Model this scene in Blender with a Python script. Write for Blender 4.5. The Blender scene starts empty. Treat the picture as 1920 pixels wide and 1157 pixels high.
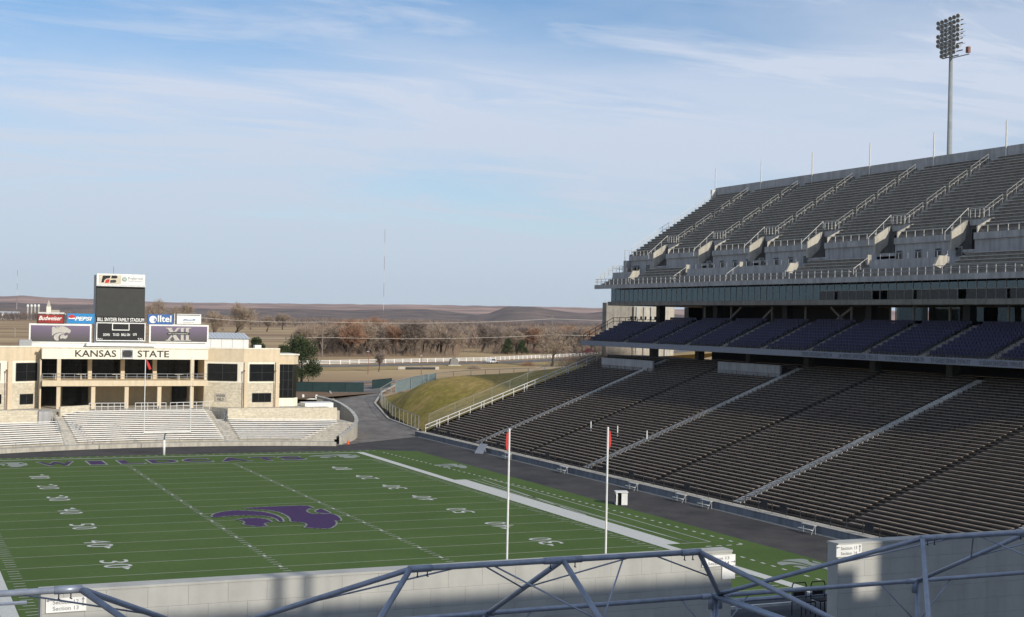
import bpy, bmesh, math, random
import numpy as np
from mathutils import Vector, Matrix
random.seed(7)
scene = bpy.context.scene
COL = scene.collection
RAD = math.radians

# ------------------------------------------------------------------ camera
CAM = np.array([-31.7314, -119.0596, 17.8397])
YAW, PIT, ROL = RAD(24.2092), RAD(0.46126), RAD(1.10025)
FPX = 2594.32                                   # focal length in pixels of a 1920 wide picture
_F = np.array([math.sin(YAW)*math.cos(PIT), math.cos(YAW)*math.cos(PIT), math.sin(PIT)])
_R = np.array([math.cos(YAW), -math.sin(YAW), 0.0]); _U = np.cross(_R, _F)
_R, _U = _R*math.cos(ROL)+_U*math.sin(ROL), -_R*math.sin(ROL)+_U*math.cos(ROL)
def at(x, y, ax, v):
    """survey helper: the world point seen at photo pixel (x, y) on the plane ax = v"""
    d = _F+_R*(x-960)/FPX+_U*(578.5-y)/FPX
    i = 'xyz'.index(ax)
    return CAM+d*((v-CAM[i])/d[i])
cd = bpy.data.cameras.new('camera'); cam = bpy.data.objects.new('camera', cd); COL.objects.link(cam)
cd.sensor_width = 36; cd.lens = FPX/1920*36; cd.clip_start = .5; cd.clip_end = 30000
cam.matrix_world = Matrix(((_R[0], _U[0], -_F[0], CAM[0]), (_R[1], _U[1], -_F[1], CAM[1]), (_R[2], _U[2], -_F[2], CAM[2]), (0, 0, 0, 1)))
scene.camera = cam

# ------------------------------------------------------------------ sky and sun
SUN_AZ, SUN_EL = RAD(17.0), RAD(24.0)           # azimuth from -Y (behind the camera) towards +X
SUN = Vector((math.cos(SUN_EL)*math.sin(SUN_AZ), -math.cos(SUN_EL)*math.cos(SUN_AZ), math.sin(SUN_EL)))
world = bpy.data.worlds.new('World'); scene.world = world; world.use_nodes = True
nt = world.node_tree; N = nt.nodes; L = nt.links; N.clear()
def node(t, **k):
    n = N.new(t)
    for a, b in k.items(): setattr(n, a, b)
    return n
def math_(op, a, b=None, c=None):
    n = node('ShaderNodeMath', operation=op)
    for i, q in enumerate((a, b, c)):
        if q is None: continue
        if isinstance(q, (int, float)): n.inputs[i].default_value = q
        else: L.new(q, n.inputs[i])
    return n.outputs[0]
def noise_(vec, scale, det, rough, dist=0):
    n = node('ShaderNodeTexNoise'); n.inputs['Scale'].default_value = scale; n.inputs['Detail'].default_value = det
    n.inputs['Roughness'].default_value = rough; n.inputs['Distortion'].default_value = dist; L.new(vec, n.inputs['Vector']); return n.outputs[0]
def ramp_(val, stops):
    r = node('ShaderNodeValToRGB'); L.new(val, r.inputs[0]); e = r.color_ramp.elements
    while len(e) < len(stops): e.new(0.5)
    for q, (p, c) in zip(e, stops): q.position = p; q.color = (c, c, c, 1) if isinstance(c, (int, float)) else (*c, 1)
    return r.outputs[0]
out = node('ShaderNodeOutputWorld'); bg = node('ShaderNodeBackground'); L.new(bg.outputs[0], out.inputs[0])
sky = node('ShaderNodeTexSky'); sky.sky_type = 'NISHITA'; sky.sun_disc = False
sky.sun_elevation = SUN_EL; sky.sun_rotation = math.pi-SUN_AZ
sky.altitude = 320; sky.air_density = 1.0; sky.dust_density = 0.4; sky.ozone_density = 4.0
geo = node('ShaderNodeNewGeometry'); sx = node('ShaderNodeSeparateXYZ')
tc = node('ShaderNodeTexCoord'); L.new(tc.outputs['Generated'], sx.inputs[0])
zz = math_('ADD', math_('MAXIMUM', sx.outputs[2], 0.0), 0.10)
cx = math_('DIVIDE', sx.outputs[0], zz); cy = math_('DIVIDE', sx.outputs[1], zz)
cv = node('ShaderNodeCombineXYZ'); L.new(cx, cv.inputs[0]); L.new(cy, cv.inputs[1])
mp = node('ShaderNodeMapping'); L.new(cv.outputs[0], mp.inputs[0])
mp.inputs['Rotation'].default_value = (0, 0, RAD(20)); mp.inputs['Scale'].default_value = (.42, .55, 1); mp.inputs['Location'].default_value = (3.1, 2.4, 0)
veil = ramp_(noise_(mp.outputs[0], 1.0, 6, .55, .35), [(.38, 0), (.62, 1)])
mp2 = node('ShaderNodeMapping'); L.new(cv.outputs[0], mp2.inputs[0])
mp2.inputs['Rotation'].default_value = (0, 0, RAD(-32)); mp2.inputs['Scale'].default_value = (.55, 1.7, 1); mp2.inputs['Location'].default_value = (7.7, 1.3, 0)
wisp = ramp_(noise_(mp2.outputs[0], 1.7, 10, .62, .9), [(.48, 0), (.72, 1)])
low = ramp_(sx.outputs[2], [(0, .95), (.04, .80), (.10, .34), (.20, 0)])
cov = math_('MINIMUM', math_('ADD', math_('ADD', math_('MULTIPLY', veil, .68), math_('MULTIPLY', wisp, .55)), low), .93)
mix = node('ShaderNodeMix'); mix.data_type = 'RGBA'
hs = node('ShaderNodeHueSaturation'); hs.inputs['Saturation'].default_value = 1.12; hs.inputs['Value'].default_value = 1.0; L.new(sky.outputs[0], hs.inputs['Color'])
L.new(cov, mix.inputs[0]); L.new(hs.outputs[0], mix.inputs[6]); cc = node('ShaderNodeValToRGB'); L.new(sx.outputs[2], cc.inputs[0]); cc.color_ramp.elements[0].color = (.455, .535, .63, 1); cc.color_ramp.elements[1].color = (.555, .61, .72, 1); cc.color_ramp.elements[1].position = .16
cm = node('ShaderNodeVectorMath', operation='SCALE'); cm.inputs['Scale'].default_value = 10.0; L.new(cc.outputs[0], cm.inputs[0]); L.new(cm.outputs[0], mix.inputs[7])
L.new(mix.outputs[2], bg.inputs[0]); bg.inputs[1].default_value = 0.118
sd = bpy.data.lights.new('sun', 'SUN'); so = bpy.data.objects.new('sun', sd); COL.objects.link(so)
sd.energy = 4.2; sd.angle = RAD(.53); sd.color = (1, .925, .80)
so.rotation_euler = SUN.to_track_quat('Z', 'Y').to_euler(); so.location = (20, -200, 120)
vs = scene.view_settings; vs.view_transform = 'Standard'; vs.look = 'None'; vs.exposure = 0.0; vs.gamma = 1.0

# ------------------------------------------------------------------ helpers
MATS = {}
def mat(name, col, rough=.8, col2=None, scale=3.0, det=5, bump=0, spec=.3, metal=0, stretch=(1, 1, 1), lo=.35, hi=.65, streak=0, fine=0, fs=1.5):
    if name in MATS: return MATS[name]
    m = bpy.data.materials.new(name); m.use_nodes = True; MATS[name] = m
    t = m.node_tree; b = t.nodes['Principled BSDF']
    b.inputs['Roughness'].default_value = rough; b.inputs['Metallic'].default_value = metal; b.inputs['Specular IOR Level'].default_value = spec
    if col2 is None: col2 = tuple(c*.82 for c in col)
    tc = t.nodes.new('ShaderNodeTexCoord'); mp = t.nodes.new('ShaderNodeMapping'); mp.inputs['Scale'].default_value = stretch
    gm = t.nodes.new('ShaderNodeNewGeometry')
    t.links.new(gm.outputs['Position'], mp.inputs[0])
    nz = t.nodes.new('ShaderNodeTexNoise'); nz.inputs['Scale'].default_value = scale; nz.inputs['Detail'].default_value = det; nz.inputs['Roughness'].default_value = .62
    t.links.new(mp.outputs[0], nz.inputs['Vector'])
    r = t.nodes.new('ShaderNodeValToRGB'); t.links.new(nz.outputs[0], r.inputs[0])
    r.color_ramp.elements[0].position = lo; r.color_ramp.elements[0].color = (*col, 1)
    r.color_ramp.elements[1].position = hi; r.color_ramp.elements[1].color = (*col2, 1)
    colout = r.outputs[0]
    if streak:                                    # water stains: noise drawn out vertically
        m2 = t.nodes.new('ShaderNodeMapping'); m2.inputs['Scale'].default_value = (1.3, 1.3, .12); t.links.new(gm.outputs['Position'], m2.inputs[0])
        n2 = t.nodes.new('ShaderNodeTexNoise'); n2.inputs['Scale'].default_value = 1.6; n2.inputs['Detail'].default_value = 6; t.links.new(m2.outputs[0], n2.inputs['Vector'])
        r2 = t.nodes.new('ShaderNodeValToRGB'); t.links.new(n2.outputs[0], r2.inputs[0])
        r2.color_ramp.elements[0].position = .42; r2.color_ramp.elements[0].color = (1, 1, 1, 1)
        r2.color_ramp.elements[1].position = .72; r2.color_ramp.elements[1].color = (1-streak, 1-streak, 1-streak, 1)
        mx = t.nodes.new('ShaderNodeMix'); mx.data_type = 'RGBA'; mx.blend_type = 'MULTIPLY'; mx.inputs[0].default_value = 1
        t.links.new(colout, mx.inputs[6]); t.links.new(r2.outputs[0], mx.inputs[7]); colout = mx.outputs[2]
    if fine:                                      # small-scale mottling
        n3 = t.nodes.new('ShaderNodeTexNoise'); n3.inputs['Scale'].default_value = fs; n3.inputs['Detail'].default_value = 8; n3.inputs['Roughness'].default_value = .7; t.links.new(gm.outputs['Position'], n3.inputs['Vector'])
        r3 = t.nodes.new('ShaderNodeValToRGB'); t.links.new(n3.outputs[0], r3.inputs[0])
        for e_, p_, c_ in zip(r3.color_ramp.elements, (.35, .68), (1.0, 1-fine)): e_.position = p_; e_.color = (c_, c_, c_, 1)
        m3 = t.nodes.new('ShaderNodeMix'); m3.data_type = 'RGBA'; m3.blend_type = 'MULTIPLY'; m3.inputs[0].default_value = 1
        t.links.new(colout, m3.inputs[6]); t.links.new(r3.outputs[0], m3.inputs[7]); colout = m3.outputs[2]
    t.links.new(colout, b.inputs['Base Color'])
    if bump:
        bp = t.nodes.new('ShaderNodeBump'); bp.inputs['Strength'].default_value = bump; bp.inputs['Distance'].default_value = .05
        t.links.new(nz.outputs[0], bp.inputs['Height']); t.links.new(bp.outputs[0], b.inputs['Normal'])
    return m
def see_through(name, col, alpha, rough=.6, metal=0):
    """open weave (chain link, mesh): part of every square metre is air"""
    m = mat(name, col, rough, metal=metal); t = m.node_tree; b = t.nodes['Principled BSDF']; b.inputs['Alpha'].default_value = alpha
    return m
def glass(name, tint, refl=.25, rough=.03):
    m = bpy.data.materials.new(name); m.use_nodes = True; t = m.node_tree; MATS[name] = m
    t.nodes.remove(t.nodes['Principled BSDF']); o = t.nodes['Material Output']
    tr = t.nodes.new('ShaderNodeBsdfTransparent'); tr.inputs[0].default_value = (*tint, 1)
    gl = t.nodes.new('ShaderNodeBsdfGlossy'); gl.inputs['Roughness'].default_value = rough; gl.inputs[0].default_value = (.72, .90, .95, 1)
    fr = t.nodes.new('ShaderNodeFresnel'); fr.inputs[0].default_value = 1.52
    ad = t.nodes.new('ShaderNodeMath'); ad.operation = 'ADD'; ad.inputs[1].default_value = refl; ad.use_clamp = True; t.links.new(fr.outputs[0], ad.inputs[0])
    mx = t.nodes.new('ShaderNodeMixShader'); t.links.new(ad.outputs[0], mx.inputs[0]); t.links.new(tr.outputs[0], mx.inputs[1]); t.links.new(gl.outputs[0], mx.inputs[2])
    t.links.new(mx.outputs[0], o.inputs[0]); return m

class MB:
    def __init__(s): s.v = []; s.f = []
    def face(s, *p):
        n = len(s.v); s.v += [tuple(map(float, q)) for q in p]; s.f.append(tuple(range(n, n+len(p)))); return s
    def box(s, x0, x1, y0, y1, z0, z1):
        if x0 > x1: x0, x1 = x1, x0
        if y0 > y1: y0, y1 = y1, y0
        if z0 > z1: z0, z1 = z1, z0
        n = len(s.v); s.v += [(x0, y0, z0), (x1, y0, z0), (x1, y1, z0), (x0, y1, z0), (x0, y0, z1), (x1, y0, z1), (x1, y1, z1), (x0, y1, z1)]
        s.f += [tuple(n+i for i in q) for q in ((0, 3, 2, 1), (4, 5, 6, 7), (0, 1, 5, 4), (1, 2, 6, 5), (2, 3, 7, 6), (3, 0, 4, 7))]; return s
    def tube(s, a, b, r, r2=None, n=6, cap=True):
        a = Vector(a); b = Vector(b); r2 = r if r2 is None else r2
        d = (b-a)
        if d.length < 1e-6: return s
        d.normalize(); u = d.orthogonal().normalized(); w = d.cross(u); k = len(s.v)
        for p, q in ((a, r), (b, r2)):
            for i in range(n):
                t = 2*math.pi*i/n; s.v.append(tuple(p+(u*math.cos(t)+w*math.sin(t))*q))
        for i in range(n):
            j = (i+1) % n; s.f.append((k+i, k+j, k+n+j, k+n+i))
        if cap: s.f.append(tuple(k+n-1-i for i in range(n))); s.f.append(tuple(k+n+i for i in range(n)))
        return s
    def path(s, pts, r, n=6):
        for a, b in zip(pts, pts[1:]): s.tube(a, b, r, n=n)
        return s
    def beam(s, a, b, w, h, up=(0, 0, 1)):
        """rectangular bar from a to b, w across, h along up"""
        a = Vector(a); b = Vector(b); d = (b-a).normalized(); sd_ = d.cross(Vector(up)).normalized(); uu = sd_.cross(d).normalized()
        k = len(s.v)
        for p in (a, b):
            for q, r in ((-1, -1), (1, -1), (1, 1), (-1, 1)): s.v.append(tuple(p+sd_*(q*w/2)+uu*(r*h/2)))
        s.f += [tuple(k+i for i in q) for q in ((0, 1, 2, 3), (7, 6, 5, 4), (0, 4, 5, 1), (1, 5, 6, 2), (2, 6, 7, 3), (3, 7, 4, 0))]; return s
    def prism(s, poly, d):
        """polygon (3d points in a plane) extruded by the vector d"""
        n = len(poly); k = len(s.v); d = Vector(d)
        s.v += [tuple(map(float, p)) for p in poly]; s.v += [tuple(Vector(p)+d) for p in poly]
        s.f.append(tuple(range(k, k+n))); s.f.append(tuple(range(k+2*n-1, k+n-1, -1)))
        for i in range(n):
            j = (i+1) % n; s.f.append((k+j, k+i, k+n+i, k+n+j))
        return s
    def profile(s, pts, y0, y1):
        """open (x, z) profile swept along y"""
        k = len(s.v)
        for y in (y0, y1): s.v += [(p[0], y, p[1]) for p in pts]
        n = len(pts)
        for i in range(n-1): s.f.append((k+i, k+i+1, k+n+i+1, k+n+i))
        return s
    def mesh(s, name, m):
        me = bpy.data.meshes.new(name); me.from_pydata(s.v, [], s.f)
        for q in (m if isinstance(m, (tuple, list)) else (m,)):
            if q: me.materials.append(MATS[q] if isinstance(q, str) else q)
        if getattr(s, 'cut', None) is not None:      # faces from this index on take the second material
            for i in range(s.cut, len(s.f)): me.polygons[i].material_index = 1
        return me
def link(o, parent=None):
    COL.objects.link(o)
    if parent is not None:
        o.parent = parent
    return o
def root_off(parent):
    o = Vector((0, 0, 0))
    while parent is not None: o += Vector(parent.location); parent = parent.parent
    return o
def fixn(me):
    b = bmesh.new(); b.from_mesh(me); bmesh.ops.recalc_face_normals(b, faces=b.faces); b.to_mesh(me); b.free()
def obj(name, mb, m=None, parent=None, fix=True, smooth=False):
    me = mb.mesh(name, m) if isinstance(mb, MB) else mb
    if fix and isinstance(mb, MB): fixn(me)
    if smooth: me.polygons.foreach_set('use_smooth', [True]*len(me.polygons))
    o = bpy.data.objects.new(name, me); link(o, parent)
    if parent is not None: o.location = -root_off(parent)
    return o
def inst(name, me, parent, loc, rz=0, scale=None):
    o = bpy.data.objects.new(name, me); link(o, parent); o.location = Vector(loc)-(root_off(parent) if parent is not None else Vector((0, 0, 0)))
    if rz: o.rotation_euler = (0, 0, rz)
    if scale: o.scale = scale
    return o
def tag(o, label=None, cat=None, group=None, kind=None):
    if label: o['label'] = label
    if cat: o['category'] = cat
    if group: o['group'] = group
    if kind: o['kind'] = kind
    return o
def thing(name, label, cat, loc=(0, 0, 0), group=None):
    o = bpy.data.objects.new(name, None); o.empty_display_size = .5; COL.objects.link(o); o.location = Vector([float(q) for q in loc]); return tag(o, label, cat, group)
def B(*a): return MB().box(*a)

# lettering: every string is turned into a flat mesh once, fitted to a unit box
TXT = {}
def prep_text(strings):
    tmp = []
    for s_, bold in strings:
        c = bpy.data.curves.new('letters', 'FONT'); c.body = s_; c.size = 1; c.offset = bold; c.resolution_u = 3
        o = bpy.data.objects.new('letters', c); COL.objects.link(o); tmp.append((s_, o))
    dg = bpy.context.evaluated_depsgraph_get()
    for s_, o in tmp:
        me = bpy.data.meshes.new_from_object(o.evaluated_get(dg))
        n = len(me.vertices); co = np.empty(n*3); me.vertices.foreach_get('co', co); co = co.reshape(-1, 3)
        a = co[:, :2].min(0); b_ = co[:, :2].max(0); uv = (co[:, :2]-a)/np.maximum(b_-a, 1e-6)
        TXT[s_] = (uv, [tuple(p.vertices) for p in me.polygons])
        c = o.data; bpy.data.objects.remove(o); bpy.data.curves.remove(c); bpy.data.meshes.remove(me)
prep_text([('KANSAS', .012), ('STATE', .012), ('BILL SNYDER FAMILY STADIUM', .02), ('DOWN', .02), ('TO GO', .02), ('BALL ON', .02), ('QTR', .02), ('T.O.L', .02),
    ('Budweiser', .02), ('PEPSI', .035), ('lltel', .02), ('a', .02), ('XII', .02), ('BIG 12 CONFERENCE', .02), ('Preferred', .0), ('Health Systems', .0), ('WAGNER', .02), ('FIELD', .02),
    ('Section 12', .008), ('Section 13', .008), ('Section 14', .008), ('1', .02), ('2', .0), ('3', .0), ('4', .0), ('5', .0), ('0', .0),
    ('W', .03), ('I', .03), ('L', .03), ('D', .03), ('C', .03), ('A', .03), ('T', .03), ('S', .03),
    ('STEVE GROGAN 1972-74', .01), ('24 VERYL SWITZER 1951-53', .01), ('11 LYNN DICKEY 1968-70', .01), ('59 GARY SPANI 1974-77', .01), ('9 SEAN SNYDER 1990-92', .01)])
def text(s_, name, m, parent, origin, ux, uy, shear=0):
    """lay string s_ in the parallelogram origin + u*ux + v*uy"""
    uv, fc = TXT[s_]; o = np.array(origin, float); ux = np.array(ux, float); uy = np.array(uy, float)
    mb = MB(); mb.v = [tuple(o+ux*(a+shear*b)+uy*b) for a, b in uv]; mb.f = fc
    return obj(name, mb, m, parent, fix=False)
def flat(name, pts, m, parent):
    """filled polygon from 3d points, tessellated so that concave outlines fill correctly"""
    from mathutils.geometry import tessellate_polygon
    vv = [Vector([float(c) for c in p]) for p in pts]; mb = MB(); mb.v = [tuple(p) for p in vv]; mb.f = [tuple(t) for t in tessellate_polygon([vv])]
    return obj(name, mb, m, parent, fix=False)
def outline(mb, pts, w, nrm):
    nrm = Vector(nrm); pts = [Vector([float(c) for c in p]) for p in pts]; n = len(pts)
    for i in range(n):
        a, b = pts[i], pts[(i+1) % n]; d = (b-a)
        if d.length < 1e-4: continue
        d.normalize(); s_ = d.cross(nrm)*(w/2); e = d*(w*.35)
        mb.face(a-e-s_, b+e-s_, b+e+s_, a-e+s_)
    return mb
def smooth_poly(pts, it=1):
    for _ in range(it):
        q = []
        for i in range(len(pts)):
            a = np.array(pts[i], float); b = np.array(pts[(i+1) % len(pts)], float); q += [a*.8+b*.2, a*.2+b*.8]
        pts = q
    return [tuple(p) for p in pts]

# ------------------------------------------------------------------ palette
mat('turf', (.092, .142, .046), .95, (.077, .122, .039), .12, 12, .3, spec=.05, fine=.16, fs=2.2)
mat('paint_white', (.55, .55, .52), .9, (.45, .46, .43), 5, spec=.1)
mat('paint_line', (.38, .42, .32), .9, (.30, .34, .24), 2, spec=.1)
mat('paint_purple', (.066, .038, .098), .9, (.056, .032, .09), 3, spec=.1)
mat('paint_grey', (.27, .29, .27), .9, (.22, .25, .21), 4, spec=.1)
mat('asphalt', (.044, .042, .044), .92, (.082, .077, .074), .16, 10, spec=.2, fine=.3, fs=.9)
mat('asphalt_old', (.23, .212, .195), .95, (.15, .14, .132), .2, 10, spec=.1, fine=.3, fs=.8)
mat('concrete', (.46, .45, .42), .9, (.37, .36, .34), .7, 8, .2, streak=.35)
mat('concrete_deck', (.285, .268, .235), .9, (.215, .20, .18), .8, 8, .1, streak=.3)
mat('concrete_grey', (.42, .415, .41), .9, (.34, .335, .33), .5, 8, .1, streak=.3)
mat('concrete_warm', (.48, .45, .38), .9, (.40, .37, .32), 1.2, 8, streak=.3)
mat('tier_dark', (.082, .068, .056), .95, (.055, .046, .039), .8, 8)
mat('bench_wood', (.31, .25, .195), .85, (.16, .132, .108), .9, 8, lo=.4, hi=.72)
mat('bench_alu', (.54, .535, .50), .6, (.44, .43, .40), 2, 5)
mat('steel_white', (.62, .62, .60), .5)
mat('steel_grey', (.34, .35, .36), .5, metal=.2)
mat('steel_rail', (.33, .33, .31), .6)
mat('wall_blue', (.20, .215, .24), .9, (.15, .165, .185), .5, 8, streak=.3)
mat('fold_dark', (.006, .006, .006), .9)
mat('steel_galv', (.30, .34, .41), .4, (.22, .25, .31), 5, 6, metal=.35, spec=.5)
mat('steel_dark', (.03, .03, .033), .6)
mat('black', (.012, .012, .013), .6)
mat('screen', (.035, .036, .034), .5, (.028, .029, .028), 1)
mat('cream', (.84, .785, .65), .85, (.78, .73, .60), 1.5, 6, streak=.12)
mat('cream_dark', (.66, .545, .385), .85, (.60, .50, .35), 1.5, 6, streak=.1)
mat('stone_veneer', (.72, .65, .50), .9, (.54, .48, .37), 2.0, 8, .3, stretch=(.6, .6, 3), fine=.3, fs=2.5)
mat('letter_brown', (.05, .04, .035), .7)
mat('white', (.78, .78, .75), .6)
mat('red', (.55, .035, .03), .6); mat('red_dark', (.30, .03, .025), .6, (.20, .02, .018), .5)
mat('sign_blue', (.02, .22, .50), .5); mat('sign_navy', (.04, .12, .34), .5); mat('sign_beige', (.62, .55, .42), .6)
mat('green_mark', (.20, .36, .28), .6); mat('ink_grey', (.22, .23, .25), .7); mat('silver', (.46, .44, .40), .6)
mat('seat_purple', (.021, .020, .072), .5, (.016, .015, .055), 2)
mat('seat_metal', (.16, .16, .18), .5)
mat('name_band', (.23, .245, .28), .8, (.20, .215, .25), 2)
mat('name_ink', (.085, .088, .115), .8)
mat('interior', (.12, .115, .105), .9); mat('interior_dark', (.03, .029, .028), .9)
mat('chain_wire', (.3, .32, .33), .5); see_through('chain_link', (.34, .36, .37), .09)
mat('windscreen', (.018, .042, .042), .8, (.014, .034, .036), 1); mat('windscreen_light', (.15, .20, .21), .8)
mat('grass', (.285, .235, .06), .98, (.42, .30, .12), .10, 10, .5, spec=.05, lo=.36, hi=.66, fine=.45, fs=.9)
mat('dry_grass', (.44, .33, .16), .98, (.33, .24, .12), .05, 10, spec=.05, fine=.3, fs=.5)
mat('bark', (.075, .06, .048), .95, (.07, .055, .045), 2)
mat('twig_tan', (.36, .285, .215), .95, (.28, .22, .17), .3); mat('twig_grey', (.27, .215, .18), .95, (.21, .17, .145), .3)
mat('twig_red', (.36, .21, .135), .95, (.27, .17, .115), .3)
mat('juniper', (.035, .055, .022), .95, (.060, .075, .03), .8, 6)
mat('wood_pole', (.22, .19, .16), .9); mat('rust', (.24, .13, .10), .8)
mat('wall_block', (.42, .42, .39), .92, (.36, .36, .34), 1.1, 9, .06, streak=.14)
mat('mortar', (.50, .50, .47), .95)
mat('floor', (.20, .195, .19), .95, (.15, .148, .145), .6, 8)
mat('roof_metal', (.52, .55, .57), .5, (.44, .47, .50), 1.5, stretch=(1, 1, 1)); mat('roof_tan', (.42, .37, .29), .9)
mat('car_white', (.70, .70, .70), .25, spec=.5); mat('car_red', (.32, .02, .03), .25, spec=.5); mat('car_glass', (.02, .022, .025), .08, spec=.6); mat('rubber', (.015, .015, .015), .8)
mat('tower_pole', (.27, .29, .29), .6, (.22, .24, .24), 1); mat('lamp_metal', (.55, .57, .56), .5); mat('lamp_face', (.16, .17, .18), .15, spec=.6)
mat('orange', (.7, .12, .03), .7)
mat('dirt', (.20, .125, .07), .98, (.15, .10, .06), .3, 8)
mat('stone_grey', (.22, .21, .20), .9)
mat('hill', (.46, .31, .25), .98, (.26, .19, .165), .0030, 10, spec=.05, lo=.38, hi=.58)
mat('wood_far', (.24, .185, .155), .98, (.17, .135, .12), .004, 8, spec=.03)
mat('hill_wood', (.105, .092, .085), .98, (.22, .165, .14), .012, 10, spec=.03)
glass('glass_lounge', (.62, .70, .66), .0)
glass('glass_suite', (.34, .40, .42), .05); 
mat('glass_dark', (.010, .011, .012), .12, (.014, .016, .017), 1.5, spec=.35)
mat('curtain', (.5, .48, .4), .9)

# ================================================================== ground
def smooth(a, b, t): t = min(1, max(0, (t-a)/(b-a))); return t*t*(3-2*t)
def gz(x, y): return -.4+3.4*smooth(92, 150, y)
xs = sorted(set([-9300, -5000, -2500, -1200, -600]+list(range(-300, 420, 20))+[500, 700, 1000, 1600, 2500, 4000, 6500, 9300]))
ys = sorted(set([-6000, -2000, -600, -200]+list(range(-120, 90, 30))+list(range(90, 160, 6))+list(range(180, 800, 40))+[900, 1100, 1400, 1900, 2600, 3600, 5000, 7000, 9400]))
mb = MB(); mb.v = [(x, y, gz(x, y)) for y in ys for x in xs]; nx = len(xs)
mb.f = [(j*nx+i, j*nx+i+1, (j+1)*nx+i+1, (j+1)*nx+i) for j in range(len(ys)-1) for i in range(nx-1)]
# dry winter fields: broad strips of tan and brown
m = mat('fields', (.46, .345, .195), .98, (.26, .175, .11), .009, 10, spec=.04, stretch=(.25, 1.0, 1), lo=.40, hi=.60)
tag(obj('ground', mb, 'fields'), kind='structure')
TR = MB().face((-62, -70, 0), (41.1, -70, 0), (41.1, 79, 0), (44.5, 86, 0), (30, 100, .02), (-62, 100, .02))
tag(obj('track', TR, 'asphalt', fix=False), kind='structure')
# access road climbing out of the bowl
lft = [(24, 64, .03), (33, 84, .05), (38.5, 104, .5), (42, 122, 2.0), (47, 142, 3.05), (57, 168, 3.08)]
rgt = [(41, 76, .03), (45.0, 87, .05), (46.0, 104, .5), (49.5, 122, 2.0), (57, 140, 3.05), (70, 168, 3.08)]
mb = MB()
for i in range(len(lft)-1): mb.face(lft[i], rgt[i], rgt[i+1], lft[i+1])
tag(obj('access_road', mb, 'asphalt_old', fix=False), kind='structure')
mb = MB()
for a in (lft[2:], rgt[1:]):
    for p, q in zip(a, a[1:]): mb.beam((p[0], p[1], p[2]+.08), (q[0], q[1], q[2]+.08), .35, .22)
tag(obj('kerb', mb, 'concrete_warm'), kind='structure')
# public road beyond, lawn strips in front of it
def strip(name, pts, w, z, m):
    mb = MB(); P = [Vector((p[0], p[1], z)) for p in pts]; o = []
    for i, p in enumerate(P):
        d = (P[min(i+1, len(P)-1)]-P[max(i-1, 0)]).normalized(); s_ = Vector((-d.y, d.x, 0))*w/2; o.append((p+s_, p-s_))
    for a, b in zip(o, o[1:]): mb.face(a[0], a[1], b[1], b[0])
    return tag(obj(name, mb, m, fix=False), kind='structure')
FEN = [(-40, 238), (20, 262), (60, 277), (96, 294), (159, 331), (234, 400), (300, 470), (380, 560)]
strip('road', [(p[0]+5.5, p[1]-10.5) for p in FEN], 11, 3.06, 'asphalt_old')
strip('lawn', [(p[0]+13, p[1]-27) for p in FEN], 20, 3.03, 'dry_grass')
strip('drive', [(30, 172), (62, 178), (100, 196), (150, 236), (200, 290), (260, 360)], 7, 3.09, 'asphalt_old')
strip('dirt_patch', [(20, 128), (36, 136), (52, 150)], 22, 3.0, 'dirt')

# ------------------------------------------------------------------ playing field
YD = .9144
mb = MB(); mb.face((-33, -62, .02), (33, -62, .02), (33, 54.5, .02), (28.5, 57.6, .02), (-28.5, 57.6, .02), (-33, 54.5, .02))
field = obj('playing_field', mb, 'turf', fix=False); tag(field, kind='structure')
ZL = .036
def rect(x0, x1, y0, y1, z=ZL): return MB().face((x0, y0, z), (x1, y0, z), (x1, y1, z), (x0, y1, z))
for n in range(0, 101, 5):
    y = (50-n)*YD; w = .055 if n % 100 else .1
    obj('yard_line', rect(-24.384, 24.384, y-w, y+w), 'paint_line', field, fix=False)
mb = MB()
for n in range(1, 100):
    y = (50-n)*YD
    for x, l in ((-6.096, .33), (6.096, .33), (-23.7, .42), (23.7, .42)):
        if n % 5 == 0 and abs(x) > 20: continue
        q = rect(x-l*.9, x+l*.9, y-.05, y+.05, ZL+.006) if n % 5 else rect(x-.11, x+.11, y-.32, y+.32, ZL+.006)
        k = len(mb.v); mb.v += q.v; mb.f += [tuple(k+i for i in f_) for f_ in q.f]
tag(obj('hash_mark', mb, 'paint_white', field, fix=False), kind='stuff')
for s_ in (-1, 1):
    for a, b, w in ((-54.86, -22.86, 1.0), (-22.86, 22.86, 2.35), (22.86, 54.86+.3, 1.0)):
        obj('sideline', rect(min(s_*24.5, s_*(24.5+w)), max(s_*24.5, s_*(24.5+w)), a, b, ZL+.003), 'paint_white', field, fix=False)
    obj('end_line', rect(-24.5, 24.5, s_*54.86-.16, s_*54.86+.16, ZL+.004), 'paint_white', field, fix=False)
# team-area lines beside the right sideline
def ln(name, a, b, w=.1, m='paint_white'):
    a = Vector((*a, ZL)); b = Vector((*b, ZL)); d = (b-a).normalized(); s_ = Vector((-d.y, d.x, 0))*w/2
    return obj(name, MB().face(a-s_, b-s_, b+s_, a+s_), m, field, fix=False)
ln('team_line', (29.7, 22.9), (29.7, -22.8)); ln('team_line', (27.6, 22.4), (27.9, -22.7)); ln('team_line', (28.6, 22.4), (26.95, -6)); ln('team_line', (27.0, 16), (27.9, -22.7), .07)
ln('team_line', (26.9, 22.7), (29.7, 22.9)); ln('team_line', (26.9, -22.8), (29.7, -22.8))
mb = MB()
def dash(x, y, dx, dy, mb=mb):
    q = rect(x-dx, x+dx, y-dy, y+dy); k = len(mb.v); mb.v += q.v; mb.f += [tuple(k+i for i in f_) for f_ in q.f]
y = 54.0
while y > -24.8: dash(28.0+min(1, (54-y)/40)*2.4 if y > 14 else 30.4+(14-y)*.031, y, .11, .26); y -= 1.35
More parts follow.
